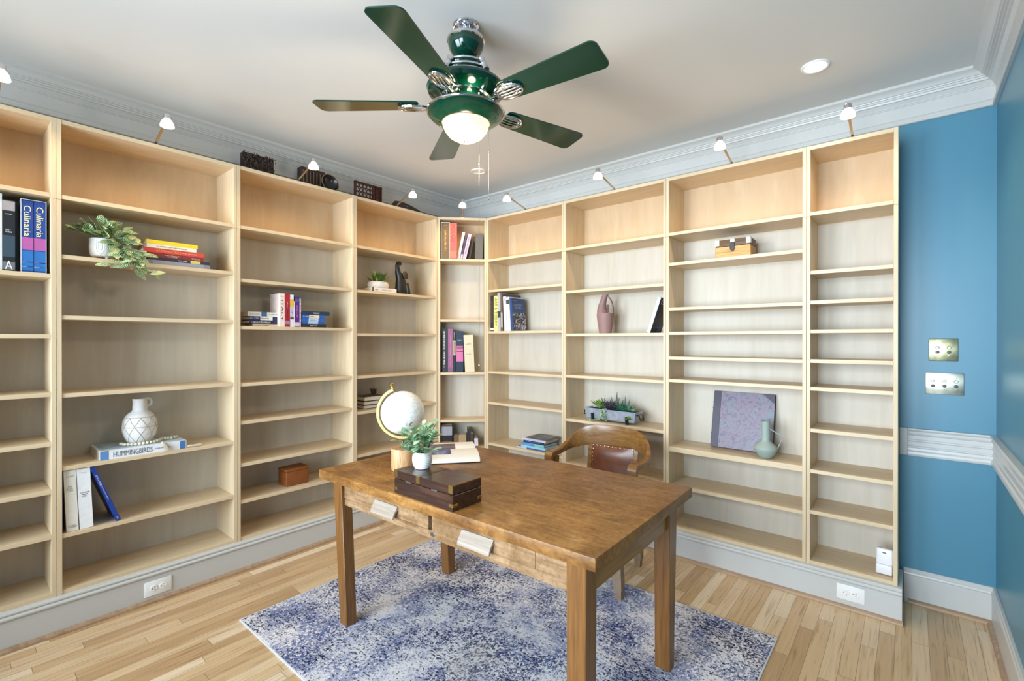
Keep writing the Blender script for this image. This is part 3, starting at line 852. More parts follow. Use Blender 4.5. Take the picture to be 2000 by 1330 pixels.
for (tx, ty, bx, by, z0) in ((.225, -.2, .262, -.243, RT), (-.225, -.2, -.262, -.243, RT), (.205, .175, .190, .205, 0), (-.205, .175, -.190, .205, 0)):
    w = .021
    secs = []
    for f, ww in ((0, .017), (.12, .020), (.125, .024), (.5, .023), (1, .026)):
        x = bx + (tx - bx) * f; y = by + (ty - by) * f; z = z0 + (.424 - z0) * f
        secs.append([(x - ww, y - ww, z), (x + ww, y - ww, z), (x + ww, y + ww, z), (x - ww, y + ww, z)])
    obj('leg', MB().sweep(secs), flat('worn_grey_oak', (128, 106, 84), .4, var=.15), chair)
obj('stretcher', MB().box(-.235, -.215, -.20, .17, .16, .185, .003), chair_m, chair)
obj('stretcher', MB().box(.215, .235, -.20, .17, .16, .185, .003), chair_m, chair)
obj('stretcher', MB().box(-.214, .214, -.02, .0, .162, .183, .003), chair_m, chair)

# ------------------------------------------------------------------ things on the desk
ZD = .775
# brass-bound box
bx = thing('wooden_box', 'dark wooden brass-bound box at the front edge of the desk', 'box', (1.667, -1.783, ZD))
dark_w = wood('dark_stained_wood', [(0.25, srgb(34, 22, 18)), (0.55, srgb(58, 36, 28)), (0.8, srgb(86, 56, 42))], 'X', 1.5, 20, .3, coat=.35)
hw, hd = .190, .082
obj('base', MB().box(-hw, hw, -hd, hd, 0, .064, .002), dark_w, bx)
lid = obj('lid', MB().box(-hw, hw, -hd, hd, .0655, .102, .0025), dark_w, bx)
for x in (-hw + .012, .0 - .025, hw - .012):
    obj('brass_band', MB().box(x - .012, x + .012, -hd - .0007, hd + .0007, .1015, .1028), flat('dull_brass', (112, 86, 56), .4, .8, var=.3, scale=90), lid)
    obj('brass_clasp', MB().box(x - .012, x + .012, -hd - .0016, -hd - .0001, .072, .1028, .0005), brass, lid)
for s in (-1, 1):
    for y, nm in ((-hd, 'front'), (hd, 'back')):
        obj('corner_strap', MB().box(s * hw - .022 if s > 0 else s * hw - .0014, s * hw + .0014 if s > 0 else s * hw + .022, y - .0014, y + .0014, .016, .030, .0005), brass, bx)
    obj('side_strap', MB().box(s * hw - .0014, s * hw + .0014, -hd, -hd + .026, .016, .028, .0005), brass, bx)
    obj('side_strap', MB().box(s * hw - .0014, s * hw + .0014, hd - .024, hd, .016, .028, .0005), brass, bx)
for x in (-.09, .08):
    obj('hinge', MB().box(x - .018, x + .018, -hd - .0014, -hd, .061, .068, .0005), flat('hinge_steel', (150, 150, 156), .3, .9), bx)

# leafy plant in a ribbed white pot, standing on the box
rl = random.Random(3)
pp = thing('potted_plant', 'small leafy green plant in ribbed white pot, on the dark box', 'plant', (1.552, -1.768, ZD + .1028))
prof = [(0, 0), (.031, 0), (.034, .003), (.0345, .010)]
z = .012
while z < .064:
    r0 = .0355 + .0085 * math.sin(PI * min(1, (z - .005) / .068)) ** .8
    prof += [(r0, z), (r0 + .0012, z + .0035), (r0, z + .0065)]; z += .0078
prof += [(.036, .072), (.034, .074), (.031, .072), (.030, .06), (0, .06)]
obj('pot', MB().lathe(prof, 40), flat('ribbed_white_ceramic', (222, 222, 220), .5, var=.03, scale=60), pp, 50)
obj('soil', MB().lathe([(.0302, .0605), (.02, .064), (0, .065)], 20), flat('soil', (60, 46, 34), .9), pp)

def leaf_mat(name, c1, c2, stripe=None, rough=.4):
    m, nt, b = newmat(name)
    L = nt.links.new
    tc = nd(nt, 'ShaderNodeTexCoord')
    no = nd(nt, 'ShaderNodeTexNoise'); no.inputs['Scale'].default_value = 26; no.inputs['Detail'].default_value = 2
    L(tc.outputs['Object'], no.inputs['Vector'])
    rp = ramp(nt, [(.35, srgb(*c1)), (.65, srgb(*c2))]); L(no.outputs['Fac'], rp.inputs['Fac'])
    col = rp.outputs['Color']
    uv = nd(nt, 'ShaderNodeSeparateXYZ'); L(tc.outputs['UV'], uv.inputs[0])
    def mth(op, a, b2=None):
        n = nd(nt, 'ShaderNodeMath', operation=op)
        for i, x in enumerate((a, b2)):
            if x is None: continue
            if isinstance(x, (int, float)): n.inputs[i].default_value = x
            else: L(x, n.inputs[i])
        return n.outputs[0]
    side = mth('ABSOLUTE', mth('SUBTRACT', uv.outputs['X'], .5))
    if stripe:
        ph = mth('SUBTRACT', mth('MULTIPLY', uv.outputs['Y'], 30), mth('MULTIPLY', side, 26))
        sn = mth('GREATER_THAN', mth('SINE', ph), 0.05)
        mx = nd(nt, 'ShaderNodeMix', data_type='RGBA'); L(sn, mx.inputs[0]); L(col, mx.inputs[6]); mx.inputs[7].default_value = srgb(*stripe)
        col = mx.outputs[2]
    else:
        mr = mth('LESS_THAN', side, .03)
        mx = nd(nt, 'ShaderNodeMix', data_type='RGBA'); L(mth('MULTIPLY', mr, .5), mx.inputs[0]); L(col, mx.inputs[6]); mx.inputs[7].default_value = srgb(min(255, c2[0] + 40), min(255, c2[1] + 40), min(255, c2[2] + 30))
        col = mx.outputs[2]
    L(col, b.inputs['Base Color']); b.inputs['Roughness'].default_value = rough
    b.inputs['Subsurface Weight'].default_value = 0.0
    return m
leaf_a = leaf_mat('green_leaves', (104, 156, 130), (178, 206, 160))
mb = MB(); sb = MB()
for k in range(46):
    az = rl.uniform(0, 2 * PI); tilt = rl.uniform(.08, .92)
    L_ = rl.uniform(.075, .155)
    d = Vector((math.cos(az) * math.sin(tilt * 1.35), math.sin(az) * math.sin(tilt * 1.35), math.cos(tilt * 1.35)))
    b0 = Vector((math.cos(az) * .012, math.sin(az) * .012, .06))
    b1 = b0 + d * L_ * .6 + Vector((0, 0, .012)); b2 = b0 + d * L_
    sb.tube([b0, b1, b2], .0012, 5)
    for j in range(6):
        f = .35 + .65 * j / 5
        p = b0.lerp(b2, f) + Vector((0, 0, .012 * math.sin(f * PI)))
        a2 = rl.uniform(0, 2 * PI)
        ld = (d * .55 + Vector((math.cos(a2), math.sin(a2), rl.uniform(-.2, .7)))).normalized()
        mb.leaf(p, ld, (0, 0, 1), rl.uniform(.026, .044), rl.uniform(.018, .026), .25, .15, n=5)
obj('foliage', mb, leaf_a, pp); obj('stems', sb, flat('leaf_stem', (92, 112, 70), .6), pp)

# globe
gl = thing('desk_globe', 'white globe in a brass half ring on a round wooden base, on the desk', 'globe', (1.188, -1.600, ZD), (0, 0, 0.697))
wbase = wood('turned_wood_base', [(0.25, srgb(150, 104, 66)), (0.5, srgb(196, 156, 112)), (0.8, srgb(222, 190, 150))], 'Z', 2, 24, .45, distort=2.0)
obj('base', MB().lathe([(0, 0), (.058, 0), (.059, .002), (.059, .108), (.057, .112), (0, .112)], 40), wbase, gl)
obj('stem', MB().lathe([(.016, .112), (.010, .118), (.007, .126), (.009, .150), (.0, .152)], 16), brass, gl)
gc = Vector((0, 0, .298)); GR = .113
def globe_mat():
    m, nt, b = newmat('white_globe_map')
    L = nt.links.new
    tc = nd(nt, 'ShaderNodeTexCoord')
    no = nd(nt, 'ShaderNodeTexNoise'); no.inputs['Scale'].default_value = 9; no.inputs['Detail'].default_value = 8; no.inputs['Roughness'].default_value = .65
    L(tc.outputs['Object'], no.inputs['Vector'])
    rp = ramp(nt, [(.30, srgb(226, 226, 226)), (.492, srgb(232, 232, 230)), (.50, srgb(168, 166, 162)), (.508, srgb(236, 235, 230)), (.8, srgb(228, 226, 220))])
    L(no.outputs['Fac'], rp.inputs['Fac'])
    n2 = nd(nt, 'ShaderNodeTexNoise'); n2.inputs['Scale'].default_value = 60; n2.inputs['Detail'].default_value = 4
    L(tc.outputs['Object'], n2.inputs['Vector'])
    r2 = ramp(nt, [(.30, (.55, .55, .55, 1)), (.36, (1, 1, 1, 1))]); L(n2.outputs['Fac'], r2.inputs['Fac'])
    mx = nd(nt, 'ShaderNodeMix', data_type='RGBA', blend_type='MULTIPLY'); mx.inputs[0].default_value = .6
    L(rp.outputs['Color'], mx.inputs[6]); L(r2.outputs['Color'], mx.inputs[7])
    L(mx.outputs[2], b.inputs['Base Color']); b.inputs['Roughness'].default_value = .3
    return m
obj('globe_sphere', MB().ball(GR, gc, 48), globe_mat(), gl, 60)
secs = []
for i in range(41):
    a = R(112) + (R(286) - R(112)) * i / 40
    ca, sa = math.cos(a), math.sin(a)
    secs.append([(gc.x + ca * r_, y, gc.z + sa * r_) for r_, y in ((.124, -.011), (.137, -.011), (.141, -.006), (.141, .006), (.137, .011), (.124, .011), (.120, .006), (.120, -.006))])
ring = obj('meridian_ring', MB().sweep(secs), flat('embossed_brass', (166, 146, 96), .42, .75, var=.45, scale=260), gl, 40)
ax = Vector((math.cos(R(112)), 0, math.sin(R(112))))
m = Matrix.Translation(gc + ax * .131) @ Vector((0, 0, 1)).rotation_difference(ax).to_matrix().to_4x4()
obj('finial', MB().lathe([(.006, -.018), (.006, .0), (.010, .004), (.009, .018), (.013, .022), (.014, .030), (.009, .034), (0, .035)], 18, m=m), brass, gl)

# open book
ob = thing('open_book', 'large open book lying on the desk behind the plant', 'book', (1.408, -1.240, ZD), (0, 0, R(50.8)))
def page_z(y):   # y measured from the near edge towards the gutter
    return .020 + .020 * math.sin(min(1, y / .225) * PI * .78) - (.022 * max(0, (y - .18) / .045) ** 2 if y > .18 else 0)
BW = .305
obj('cover', MB().box(-BW - .006, .006, -.006, .456, 0, .004, .001), flat('dark_brown_cover', (46, 30, 24), .4), ob)
near = []
for i in range(13):
    y = .225 * i / 12
    near.append((y, page_z(y)))
o1 = [(0.0, .0045)] + [(y + .010 * (1 - i / 12) * 0 , z) for i, (y, z) in enumerate(near)] + [(.225, .0045)]
o1[1] = (.012, .020)
obj('page_block', MB().sweep([[(x, y, z) for y, z in o1] for x in (-BW, 0)]), flat('open_pages', (232, 228, 220), .6, var=.01), ob, 40)
o2 = [(.4505 - y, z) for y, z in o1][::-1]
obj('page_block', MB().sweep([[(x, y, z) for y, z in o2] for x in (-BW, 0)]), flat('open_pages', (232, 228, 220), .6, var=.01), ob, 40)
def photo_on_page(y0, y1, x0, x1, mat_, flipy):
    ys = [y0 + (y1 - y0) * i / 10 for i in range(11)]
    top = [(y, page_z(y) + .0008) for y in ys]; bot = [(y, page_z(y) + .0002) for y in ys]
    pr = top + bot[::-1]
    if flipy: pr = [(.4505 - y, z) for y, z in pr]
    obj('photo_print', MB().sweep([[(x, y, z) for y, z in pr] for x in (x0, x1)]), mat_, ob, 60)
def blotch(name, stops, sc=14, dist=1.0):
    m, nt, b = newmat(name)
    tc = nd(nt, 'ShaderNodeTexCoord'); no = nd(nt, 'ShaderNodeTexNoise')
    no.inputs['Scale'].default_value = sc; no.inputs['Detail'].default_value = 5; no.inputs['Distortion'].default_value = dist
    nt.links.new(tc.outputs['Object'], no.inputs['Vector'])
    rp = ramp(nt, stops); nt.links.new(no.outputs['Fac'], rp.inputs['Fac']); nt.links.new(rp.outputs['Color'], b.inputs['Base Color'])
    b.inputs['Roughness'].default_value = .4
    return m
photo_on_page(.075, .215, -BW + .01, -.155, blotch('blue_photo', [(.3, srgb(40, 46, 66)), (.5, srgb(74, 84, 128)), (.66, srgb(120, 132, 176)), (.74, srgb(220, 224, 236))]), False)
photo_on_page(.13, .215, -BW + .01, -.12, blotch('plum_photo', [(.3, srgb(54, 40, 46)), (.6, srgb(104, 92, 104)), (.8, srgb(150, 140, 150))]), True)

# ------------------------------------------------------------------ books
BKG = 'books on the bookcase shelves'
def book(w, u, d, z, t, h, dep, rgb, label, mode='stand', lean=0.0, texts=(), bands=(), back=None, yaw=0.0, rough=.4, face=None, name='book', fore=False):
    """standing: u is the middle of the foot; lying: u is the right-hand end"""
    rz = RZ[w] + yaw
    if mode != 'stand':
        texts = [(q[0], 1 - q[1]) + tuple(q[2:]) for q in texts]; bands = [(1 - b_, 1 - a_, c_) for a_, b_, c_ in bands]
    if mode == 'stand':
        a = R(lean)
        loc = W(w, u, d, z + t / 2 * abs(math.sin(a)) + .0004); rot = (0, a, rz)
    else:
        loc = W(w, u, d, z + t / 2 + .0004); rot = (0, -PI / 2, rz)
        if fore:
            loc = W(w, u - h, d + dep, z + t / 2 + .0004); rot = (0, -PI / 2, rz + PI)
    r = thing(name, label, 'book', loc, rot, BKG)
    c = min(.0032, t * .16)
    m_ = flat('cover_%d_%d_%d' % rgb, rgb, rough, var=.05)
    out = [(-t / 2, 0), (t / 2, 0), (t / 2, dep), (t / 2 - c, dep), (t / 2 - c, c), (-t / 2 + c, c), (-t / 2 + c, dep), (-t / 2, dep)]
    obj('cover', MB().prism(out, h), m_, r)
    obj('pages', MB().box(-t / 2 + c + .0002, t / 2 - c - .0002, c + .0002, dep - .004, .003, h - .003), page_m, r)
    for z0, z1, col in bands:
        obj('spine_panel', MB().box(-t / 2 + .0002, t / 2 - .0002, -.0008, .0006, h * z0, h * z1), flat('panel_%d_%d_%d' % col, col, rough, var=.05), r)
    if face is not None:
        obj('cover_picture', MB().box(t / 2 - .0003, t / 2 + .0006, dep * .03, dep * .99, h * face[0], h * face[1]), face[2], r)
    for tx in texts:
        body, zc, ln, wd, col = tx[:5]
        o_ = tx[5] if len(tx) > 5 else 'v'
        mt = flat('ink_%d_%d_%d' % col, col, .5, var=0)
        if o_ == 'v': text_mesh(body, r, ln * h, wd * t, (0, -.0008, zc * h), (0, 0, -1), (1, 0, 0), mt)
        elif o_ == 'h': text_mesh(body, r, wd * t, ln * h, (0, -.0008, zc * h), (1, 0, 0), (0, 0, 1), mt)
        elif o_ == 'f': text_mesh(body, r, wd * dep, ln * h, (t / 2 + .0006, dep * (tx[6] if len(tx) > 6 else .5), zc * h), (0, 1, 0), (0, 0, 1), mt)
    return r
WH = (240, 240, 236); BK = (24, 24, 28)
# narrow bookcase at the left
z = 1.782
book('L', -3.0, .03, z, .042, .362, .24, (214, 216, 214), 'tall white book cut by the left edge of the view')
book('L', -2.9575, .03, z, .042, .337, .23, (30, 34, 40), 'black cookbook with a silver top band, left of the blue twin volumes', bands=((.85, .985, (158, 152, 156)), (.02, .13, (110, 112, 120)), (.2, .5, (58, 74, 88))), texts=(('~1', .80, .016, .55, (220, 220, 222), 'h'), ('~2', .565, .06, .8, (226, 226, 226), 'h'), ('A', .085, .12, .6, (235, 235, 235), 'h')))
book('L', -2.9285, .085, z, .016, .345, .18, (40, 40, 42), 'slim black book set back between black cookbook and blue slipcase')
sc_ = thing('book_slipcase', 'white-edged open slipcase around the two blue cookbooks', 'slipcase', W('L', -2.8735, .028, z + .0008), (0, 0, PI / 2))
mb = MB()
t_, h_ = .089, .353
out = [(-t_ / 2, 0), (t_ / 2, 0), (t_ / 2, h_), (-t_ / 2, h_)]; inn = [(-t_ / 2 + .0025, .0025), (t_ / 2 - .0025, .0025), (t_ / 2 - .0025, h_ - .0025), (-t_ / 2 + .0025, h_ - .0025)]
vo = [[mb.bm.verts.new((x, y, q)) for x, q in pts] for pts, y in ((out, 0), (inn, 0), (inn, .235), (out, .24))]
for i in range(4):
    j = (i + 1) % 4
    for a_, b_ in ((0, 1), (1, 2), (3, 0)): mb.bm.faces.new([vo[a_][i], vo[a_][j], vo[b_][j], vo[b_][i]])
mb.bm.faces.new(vo[2]); mb.bm.faces.new(vo[3][::-1])
obj('case', mb, flat('slipcase_blue_white', (200, 206, 222), .4), sc_)
for du, lab in ((-.0213, 'blue cookbook, left of the two in the slipcase'), (.0213, 'blue cookbook, right of the two in the slipcase')):
    book('L', -2.8735 + du, .030, z + .0028, .0408, .344, .22, (42, 70, 142), lab, bands=((.31, .485, (176, 92, 160)), (.02, .30, (46, 110, 180)), (.135, .142, (200, 90, 170)), (.07, .077, (210, 220, 235))), texts=(('Culinaria', .715, .43, .62, (240, 232, 176)),))
# stack beside the trailing plant
zs = 1.883
for (th, u1, ln, rgb, lab, kw) in (
    (.024, -2.115, .318, (128, 128, 142), 'grey photo-jacket book, lowest of the stack beside trailing plant', dict(bands=((.1, .9, (150, 150, 166)),))),
    (.0165, -2.117, .314, (28, 32, 52), 'navy paperback second from the bottom beside the trailing plant', dict(texts=(('~1', .55, .13, .5, WH),), bands=((.68, .84, (206, 196, 96)),))),
    (.0235, -2.147, .292, (132, 26, 34), 'dark red cookbook third from the bottom beside the trailing plant', dict(texts=(('~2', .46, .28, .62, (236, 220, 220)), ('~2', .86, .18, .5, (236, 220, 220))))),
    (.0265, -2.145, .296, (206, 64, 52), 'bright red book titled Earthworks in the stack beside the trailing plant', dict(texts=(('EARTHWORKS', .40, .40, .5, (240, 150, 96)), ('AND BEYOND', .75, .26, .26, (238, 190, 170))), bands=((.0, 1.0, (206, 64, 52)),))),
    (.0225, -2.185, .240, (232, 228, 208), 'cream book under the yellow one beside the trailing plant', dict(texts=(('~1', .5, .62, .4, (120, 108, 60)),))),
    (.0215, -2.178, .248, (236, 206, 34), 'bright yellow book on top of stack beside the trailing plant', {})):
    book('L', u1, .022 if ln > .3 else .03, zs, th, ln, .2, rgb, lab, 'lie', **kw); zs += th + .0006
# hummingbird book
book('L', -2.242, .016, .821, .0465, .388, .255, (226, 230, 236), 'large white and blue hummingbird book lying under the netted vase', 'lie', bands=((.0, .09, (96, 136, 186)), (.92, .99, (70, 118, 178))), texts=(('HUMMINGBIRDS', .36, .44, .62, (92, 96, 108)), ('~1', .70, .18, .2, (120, 120, 126))), face=(.03, .97, blotch('sky_jacket', [(.3, srgb(84, 104, 150)), (.5, srgb(188, 208, 214)), (.62, srgb(208, 222, 222)), (.75, srgb(86, 100, 140))], 6, .6)))
# leaning white books
z = .484
book('L', -2.7748, .03, z, .0046, .29, .2, (34, 42, 96), 'thin navy book against the bookcase side, left of the two white books')
book('L', -2.7365, .018, z, .046, .311, .22, (232, 228, 218), 'thick cream book, left of the two pale books above the outlet', lean=-2.1, texts=(('~1', .9, .018, .6, (120, 116, 108), 'h'), ('~3', .70, .10, .7, (132, 126, 116), 'h'), ('~2', .08, .05, .75, (140, 134, 124), 'h')))
book('L', -2.683, .018, z, .0525, .3105, .22, (236, 237, 240), 'thick white book beside the leaning blue book', lean=-2.4, texts=(('~1', .93, .016, .55, (128, 128, 134), 'h'), ('~3', .57, .09, .62, (92, 92, 98), 'h')))
book('L', -2.5525, .018, z, .0195, .3225, .22, (24, 58, 142), 'slim royal blue book leaning against the white book', lean=-19.5, texts=(('~1', .76, .2, .62, WH), ('~1', .53, .26, .3, (216, 222, 236)), ('~1', .05, .04, .5, WH)))
# second bookcase: travel guides
z = 1.544; us = -1.686
book('L', us, .06, z, .0175, .17, .13, (214, 200, 170), 'cream guidebook at the bottom of the left stack of travel guides', 'lie', texts=(('~1', .35, .5, .4, (130, 110, 80)),)); z += .0185
book('L', us - .004, .06, z, .023, .188, .13, (36, 42, 78), 'navy guide to Scotland in the left stack of travel guides', 'lie', texts=(('~1', .22, .3, .5, (230, 230, 236)), ('Scotland', .55, .32, .62, WH))); z += .0238
book('L', us - .002, .06, z, .0245, .188, .13, (38, 44, 84), 'navy guidebook with white label under the pale guide', 'lie', bands=((.36, .78, (226, 224, 216)),), texts=(('RICK STEVES', .17, .3, .45, (200, 206, 220)), ('~1', .52, .26, .45, (60, 60, 70)))); z += .0252
book('L', us, .06, z, .0285, .20, .13, (228, 224, 214), 'cream guidebook with blue square topping the left stack', 'lie', bands=((.42, .6, (72, 96, 150)),), texts=(('RICK STEVES', .2, .33, .45, (150, 160, 180)), ('~1', .8, .3, .4, (150, 156, 160))))
z = 1.544
book('L', -1.6825, .02, z, .0315, .227, .15, (232, 214, 206), 'thick pink-white paperback titled Italy', texts=(('ITALY', .49, .62, .36, (48, 44, 44)), ('~1', .91, .03, .7, (90, 80, 80), 'h')))
book('L', -1.6475, .02, z, .0325, .226, .14, (172, 30, 44), 'red paperback right of the pink-white Italy book', bands=((.09, .18, (150, 130, 150)),), texts=(('~1', .45, .5, .4, (40, 40, 70)), ('~1', .66, .2, .3, (230, 200, 206))))
book('L', -1.6165, .02, z, .024, .222, .14, (222, 218, 226), 'white paperback with a yellow patch in the travel guides', bands=((.62, .86, (222, 180, 50)), (.24, .3, (100, 60, 60))), texts=(('~1', .45, .3, .5, (50, 60, 120)),))
book('L', -1.6005, .02, z, .0055, .178, .13, (226, 226, 238), 'thin white booklet between paperback and purple book')
book('L', -1.5805, .02, z, .032, .212, .14, (86, 38, 120), 'purple paperback among the travel guides', bands=((.02, .16, (196, 190, 206)), (.83, .92, (70, 90, 130))), texts=(('~1', .5, .42, .4, (224, 130, 206)),))
book('L', -1.5585, .02, z, .0095, .198, .13, (226, 220, 226), 'thin purple and white striped booklet beside the purple book', bands=tuple((k / 20 + .01, k / 20 + .028, (132, 52, 120)) for k in range(20)))
z = 1.544
for th, u1, ln, rgb, lab, kw in (
    (.025, -1.367, .182, (36, 44, 50), 'dark guidebook at the bottom of the right stack of travel guides', dict(texts=(('~1', .48, .3, .5, (206, 210, 206)),))),
    (.0135, -1.382, .168, (46, 88, 158), 'thin blue guidebook second from bottom in the right stack', dict(bands=((.28, .72, (176, 196, 226)),))),
    (.0245, -1.379, .170, (44, 96, 170), 'blue guidebook with pale blue label in the right stack', dict(bands=((.3, .72, (190, 206, 230)),), texts=(('~1', .51, .32, .5, (70, 90, 150)),))),
    (.0225, -1.374, .174, (44, 92, 166), 'blue guidebook with a cream label in the right stack', dict(bands=((.3, .74, (222, 210, 186)),), texts=(('~1', .42, .2, .5, (40, 50, 80)), ('~1', .16, .2, .4, (210, 220, 240))))),
    (.0265, -1.340, .206, (34, 54, 78), 'dark navy guidebook topping the right stack of travel guides', dict(texts=(('TUSCANY', .5, .24, .42, (226, 230, 232)),)))):
    book('L', u1, .02, z, th, ln, .13, rgb, lab, 'lie', **kw); z += th + .0006
# third bookcase
book('L', -.740, .03, 1.841, .0335, .232, .17, (232, 226, 218), 'white paperback lying under the small plant in the white bowl', 'lie', bands=((.0, .05, (60, 56, 56)),), texts=(('~1', .17, .1, .5, (90, 90, 96)), ('~1', .58, .46, .42, (150, 150, 156))))
z = .901
for th, u1, ln, rgb, lab in ((.029, -.815, .19, (66, 62, 66), 'dark grey book, lowest of the stack behind the globe'), (.031, -.822, .18, (58, 44, 38), 'brown-covered book in the middle of the stack behind the globe'), (.036, -.812, .185, (92, 70, 52), 'brown-covered book topping the stack behind the globe')):
    book('L', u1, .10, z, th, ln, .14, rgb, lab, 'lie', fore=True); z += th + .0006
# corner unit
z = 2.183
book('C', .066, .014, z, .070, .318, .17, (112, 88, 60), 'brown cookbook in white slipcase at the top of the corner bookcase', texts=(('~1', .5, .6, .3, (222, 190, 116)), ('~1', .95, .02, .5, (220, 214, 200), 'h')), bands=())
wsl = thing('book_slipcase', 'white slipcase around the brown cookbook in the corner bookcase', 'slipcase', W('C', .066, .012, z + .0008), (0, 0, RZ['C']))
mb = MB()
for a_ in ((-.0395, -.0362, .0, .178, 0, .328), (.0362, .0395, .0, .178, 0, .328)): mb.box(*a_)
mb.box(-.0362, .0362, .0, .178, .3235, .328)
obj('case', mb, flat('slipcase_white', (228, 222, 214), .5), wsl)
book('C', .1375, .012, z, .060, .322, .175, (226, 96, 92), 'thick coral book titled Mexico in the corner bookcase', texts=(('MEXICO', .72, .48, .62, (190, 40, 52)),), bands=((.03, .22, (232, 120, 104)),))
book('C', .181, .04, z, .024, .250, .14, (196, 186, 206), 'pale lilac book leaning beside the coral one', lean=11.5)
book('C', .2055, .045, z, .017, .246, .14, (64, 58, 78), 'dark slate book leaning between lilac and plum books', lean=12.5, bands=((.03, .2, (190, 190, 196)),))
book('C', .2335, .045, z, .032, .243, .13, (86, 20, 46), 'plum book with white lettered spine leaning in the corner', lean=13, bands=((.02, .98, (190, 170, 200)),), texts=(('~1', .55, .7, .5, (92, 60, 110)),))
book('C', .2795, .06, z, .018, .215, .12, (40, 36, 40), 'black patterned book leaning next to the plain grey book', lean=11)
book('C', .367, .06, z, .072, .242, .12, (92, 92, 94), 'plain grey thick book at the right of the top corner shelf', lean=2)
z = 1.162
book('C', .0555, .03, z, .035, .392, .16, (26, 28, 32), 'tall black book with white lettering in the corner bookcase', texts=(('~1', .52, .84, .5, (226, 226, 222)),))
book('C', .080, .03, z, .010, .392, .16, (70, 62, 76), 'thin dark violet book beside the tall black one')
book('C', .110, .03, z, .045, .392, .16, (150, 84, 122), 'tall mauve-purple book in the corner bookcase', texts=(('~1', .5, .7, .3, (196, 150, 176)),), bands=((.0, .10, (120, 84, 104)),))
book('C', .1455, .03, z, .021, .382, .16, (32, 30, 34), 'slim black book with cream label in the corner bookcase', bands=((.40, .75, (190, 176, 140)),), texts=(('~1', .58, .3, .6, (60, 50, 40)), ('~1', .87, .14, .5, (220, 216, 206))))
book('C', .193, .03, z, .062, .370, .16, (26, 44, 66), 'thick navy book with a pink picture on its spine', bands=((.26, .64, (206, 110, 160)), (.56, .63, (226, 196, 212)), (.5, .52, (120, 30, 80))), texts=(('~2', .78, .05, .8, (216, 222, 230), 'h'),))
book('C', .285, .03, z, .086, .336, .16, (214, 202, 172), 'very thick cream book leaning in the corner bookcase', lean=-2.6, texts=(('~2', .76, .05, .6, (150, 138, 104), 'h'), ('~1', .48, .02, .5, (150, 138, 104), 'h')))
z = .481
book('C', .075, .03, z, .10, .20, .14, (26, 26, 30), 'black and white jacketed book low in the corner behind the plant', bands=((.55, .95, (150, 150, 156)),))
book('C', .160, .05, z, .040, .100, .11, (118, 90, 64), 'small brown book low in the corner bookcase')
book('C', .218, .05, z, .070, .108, .12, (170, 140, 104), 'small fat tan book low in the corner bookcase')
book('C', .272, .05, z, .022, .165, .12, (44, 44, 48), 'slim black book standing tallest on the low corner shelf')
book('C', .303, .05, z, .030, .118, .12, (66, 58, 58), 'dark grey book between black and white-labelled ones, low in the corner')
book('C', .346, .05, z, .034, .080, .12, (104, 80, 62), 'small brown book with white spine label at the right of the low corner shelf', lean=-4, bands=((.05, .92, (214, 206, 214)),))
# back wall, first bookcase
z = 1.532
book('R', .3415, .03, z, .036, .322, .2, (52, 44, 42), 'dark brown tall book at the left end beside the yellow art book', texts=(('~1', .55, .6, .4, (150, 136, 124)),), bands=((.03, .09, (226, 222, 216)),))
book('R', .3885, .03, z, .053, .318, .24, (232, 226, 130), 'bright yellow book titled Art and Today', texts=(('ART & TODAY', .54, .78, .6, (62, 62, 40)),))
book('R', .4345, .02, z, .034, .341, .26, (176, 174, 170), 'tall grey-jacketed book right of the yellow art book', lean=-.6, bands=((.35, .52, (60, 62, 66)),))
book('R', .4680, .02, z, .020, .330, .25, (108, 90, 82), 'tall brown-grey book leaning with the grey one', lean=-1.2, bands=((.1, .5, (176, 168, 158)),))
book('R', .5085, .025, z, .033, .305, .21, (214, 212, 220), 'white book with grey emblem leaning beside the brown-grey one', lean=-3.2, texts=(('0', .91, .07, .5, (110, 110, 130), 'h'),))
book('R', .5475, .025, z, .036, .296, .2, (226, 226, 228), 'white book with small black picture leaning next to the blue cover', lean=-3.8, bands=((.80, .93, (70, 70, 76)),))
book('R', .583, .025, z, .022, .286, .185, (46, 72, 122), 'blue book with black and white rocky cover facing the room', lean=-4, face=(.04, .56, blotch('rock_photo', [(.3, srgb(18, 18, 34)), (.46, srgb(44, 42, 62)), (.56, srgb(150, 148, 160)), (.7, srgb(226, 224, 230))], 16, 2.5)), texts=(('~1', .93, .03, .3, (150, 180, 220), 'f', .26), ('~4', .76, .16, .72, (176, 190, 216), 'f', .45)))
z = .527
for th, u1, ln, rgb, lab, kw in (
    (.012, .931, .296, (70, 92, 150), 'navy and white book, lowest of the stack near the chair', dict(bands=((.0, .35, (196, 192, 206)),))),
    (.0165, .934, .258, (150, 206, 226), 'pale cyan book second from the bottom near the chair', {}),
    (.0195, .913, .230, (86, 140, 190), 'blue and mint book in the middle of the stack near the chair', dict(bands=((.05, .5, (98, 156, 214)), (.55, .98, (140, 200, 190))))),
    (.0235, .909, .218, (34, 50, 100), 'navy book under the white one in the stack near the chair', dict(texts=(('~1', .5, .7, .36, (170, 184, 220)),))),
    (.0165, .936, .243, (206, 206, 220), 'white-spined book near the top of the stack near the chair', dict(texts=(('~1', .5, .5, .4, (150, 150, 170)),))),
    (.007, .944, .222, (84, 82, 90), 'thin photo-covered book on top of the stack near the chair', dict(face=(.02, .98, blotch('dark_photo', [(.35, srgb(60, 60, 68)), (.55, srgb(108, 104, 108)), (.7, srgb(150, 160, 166))], 12))))):
    book('R', u1, .03 if ln > .24 else .045, z, th, ln, .19, rgb, lab, 'lie', **kw); z += th + .0006
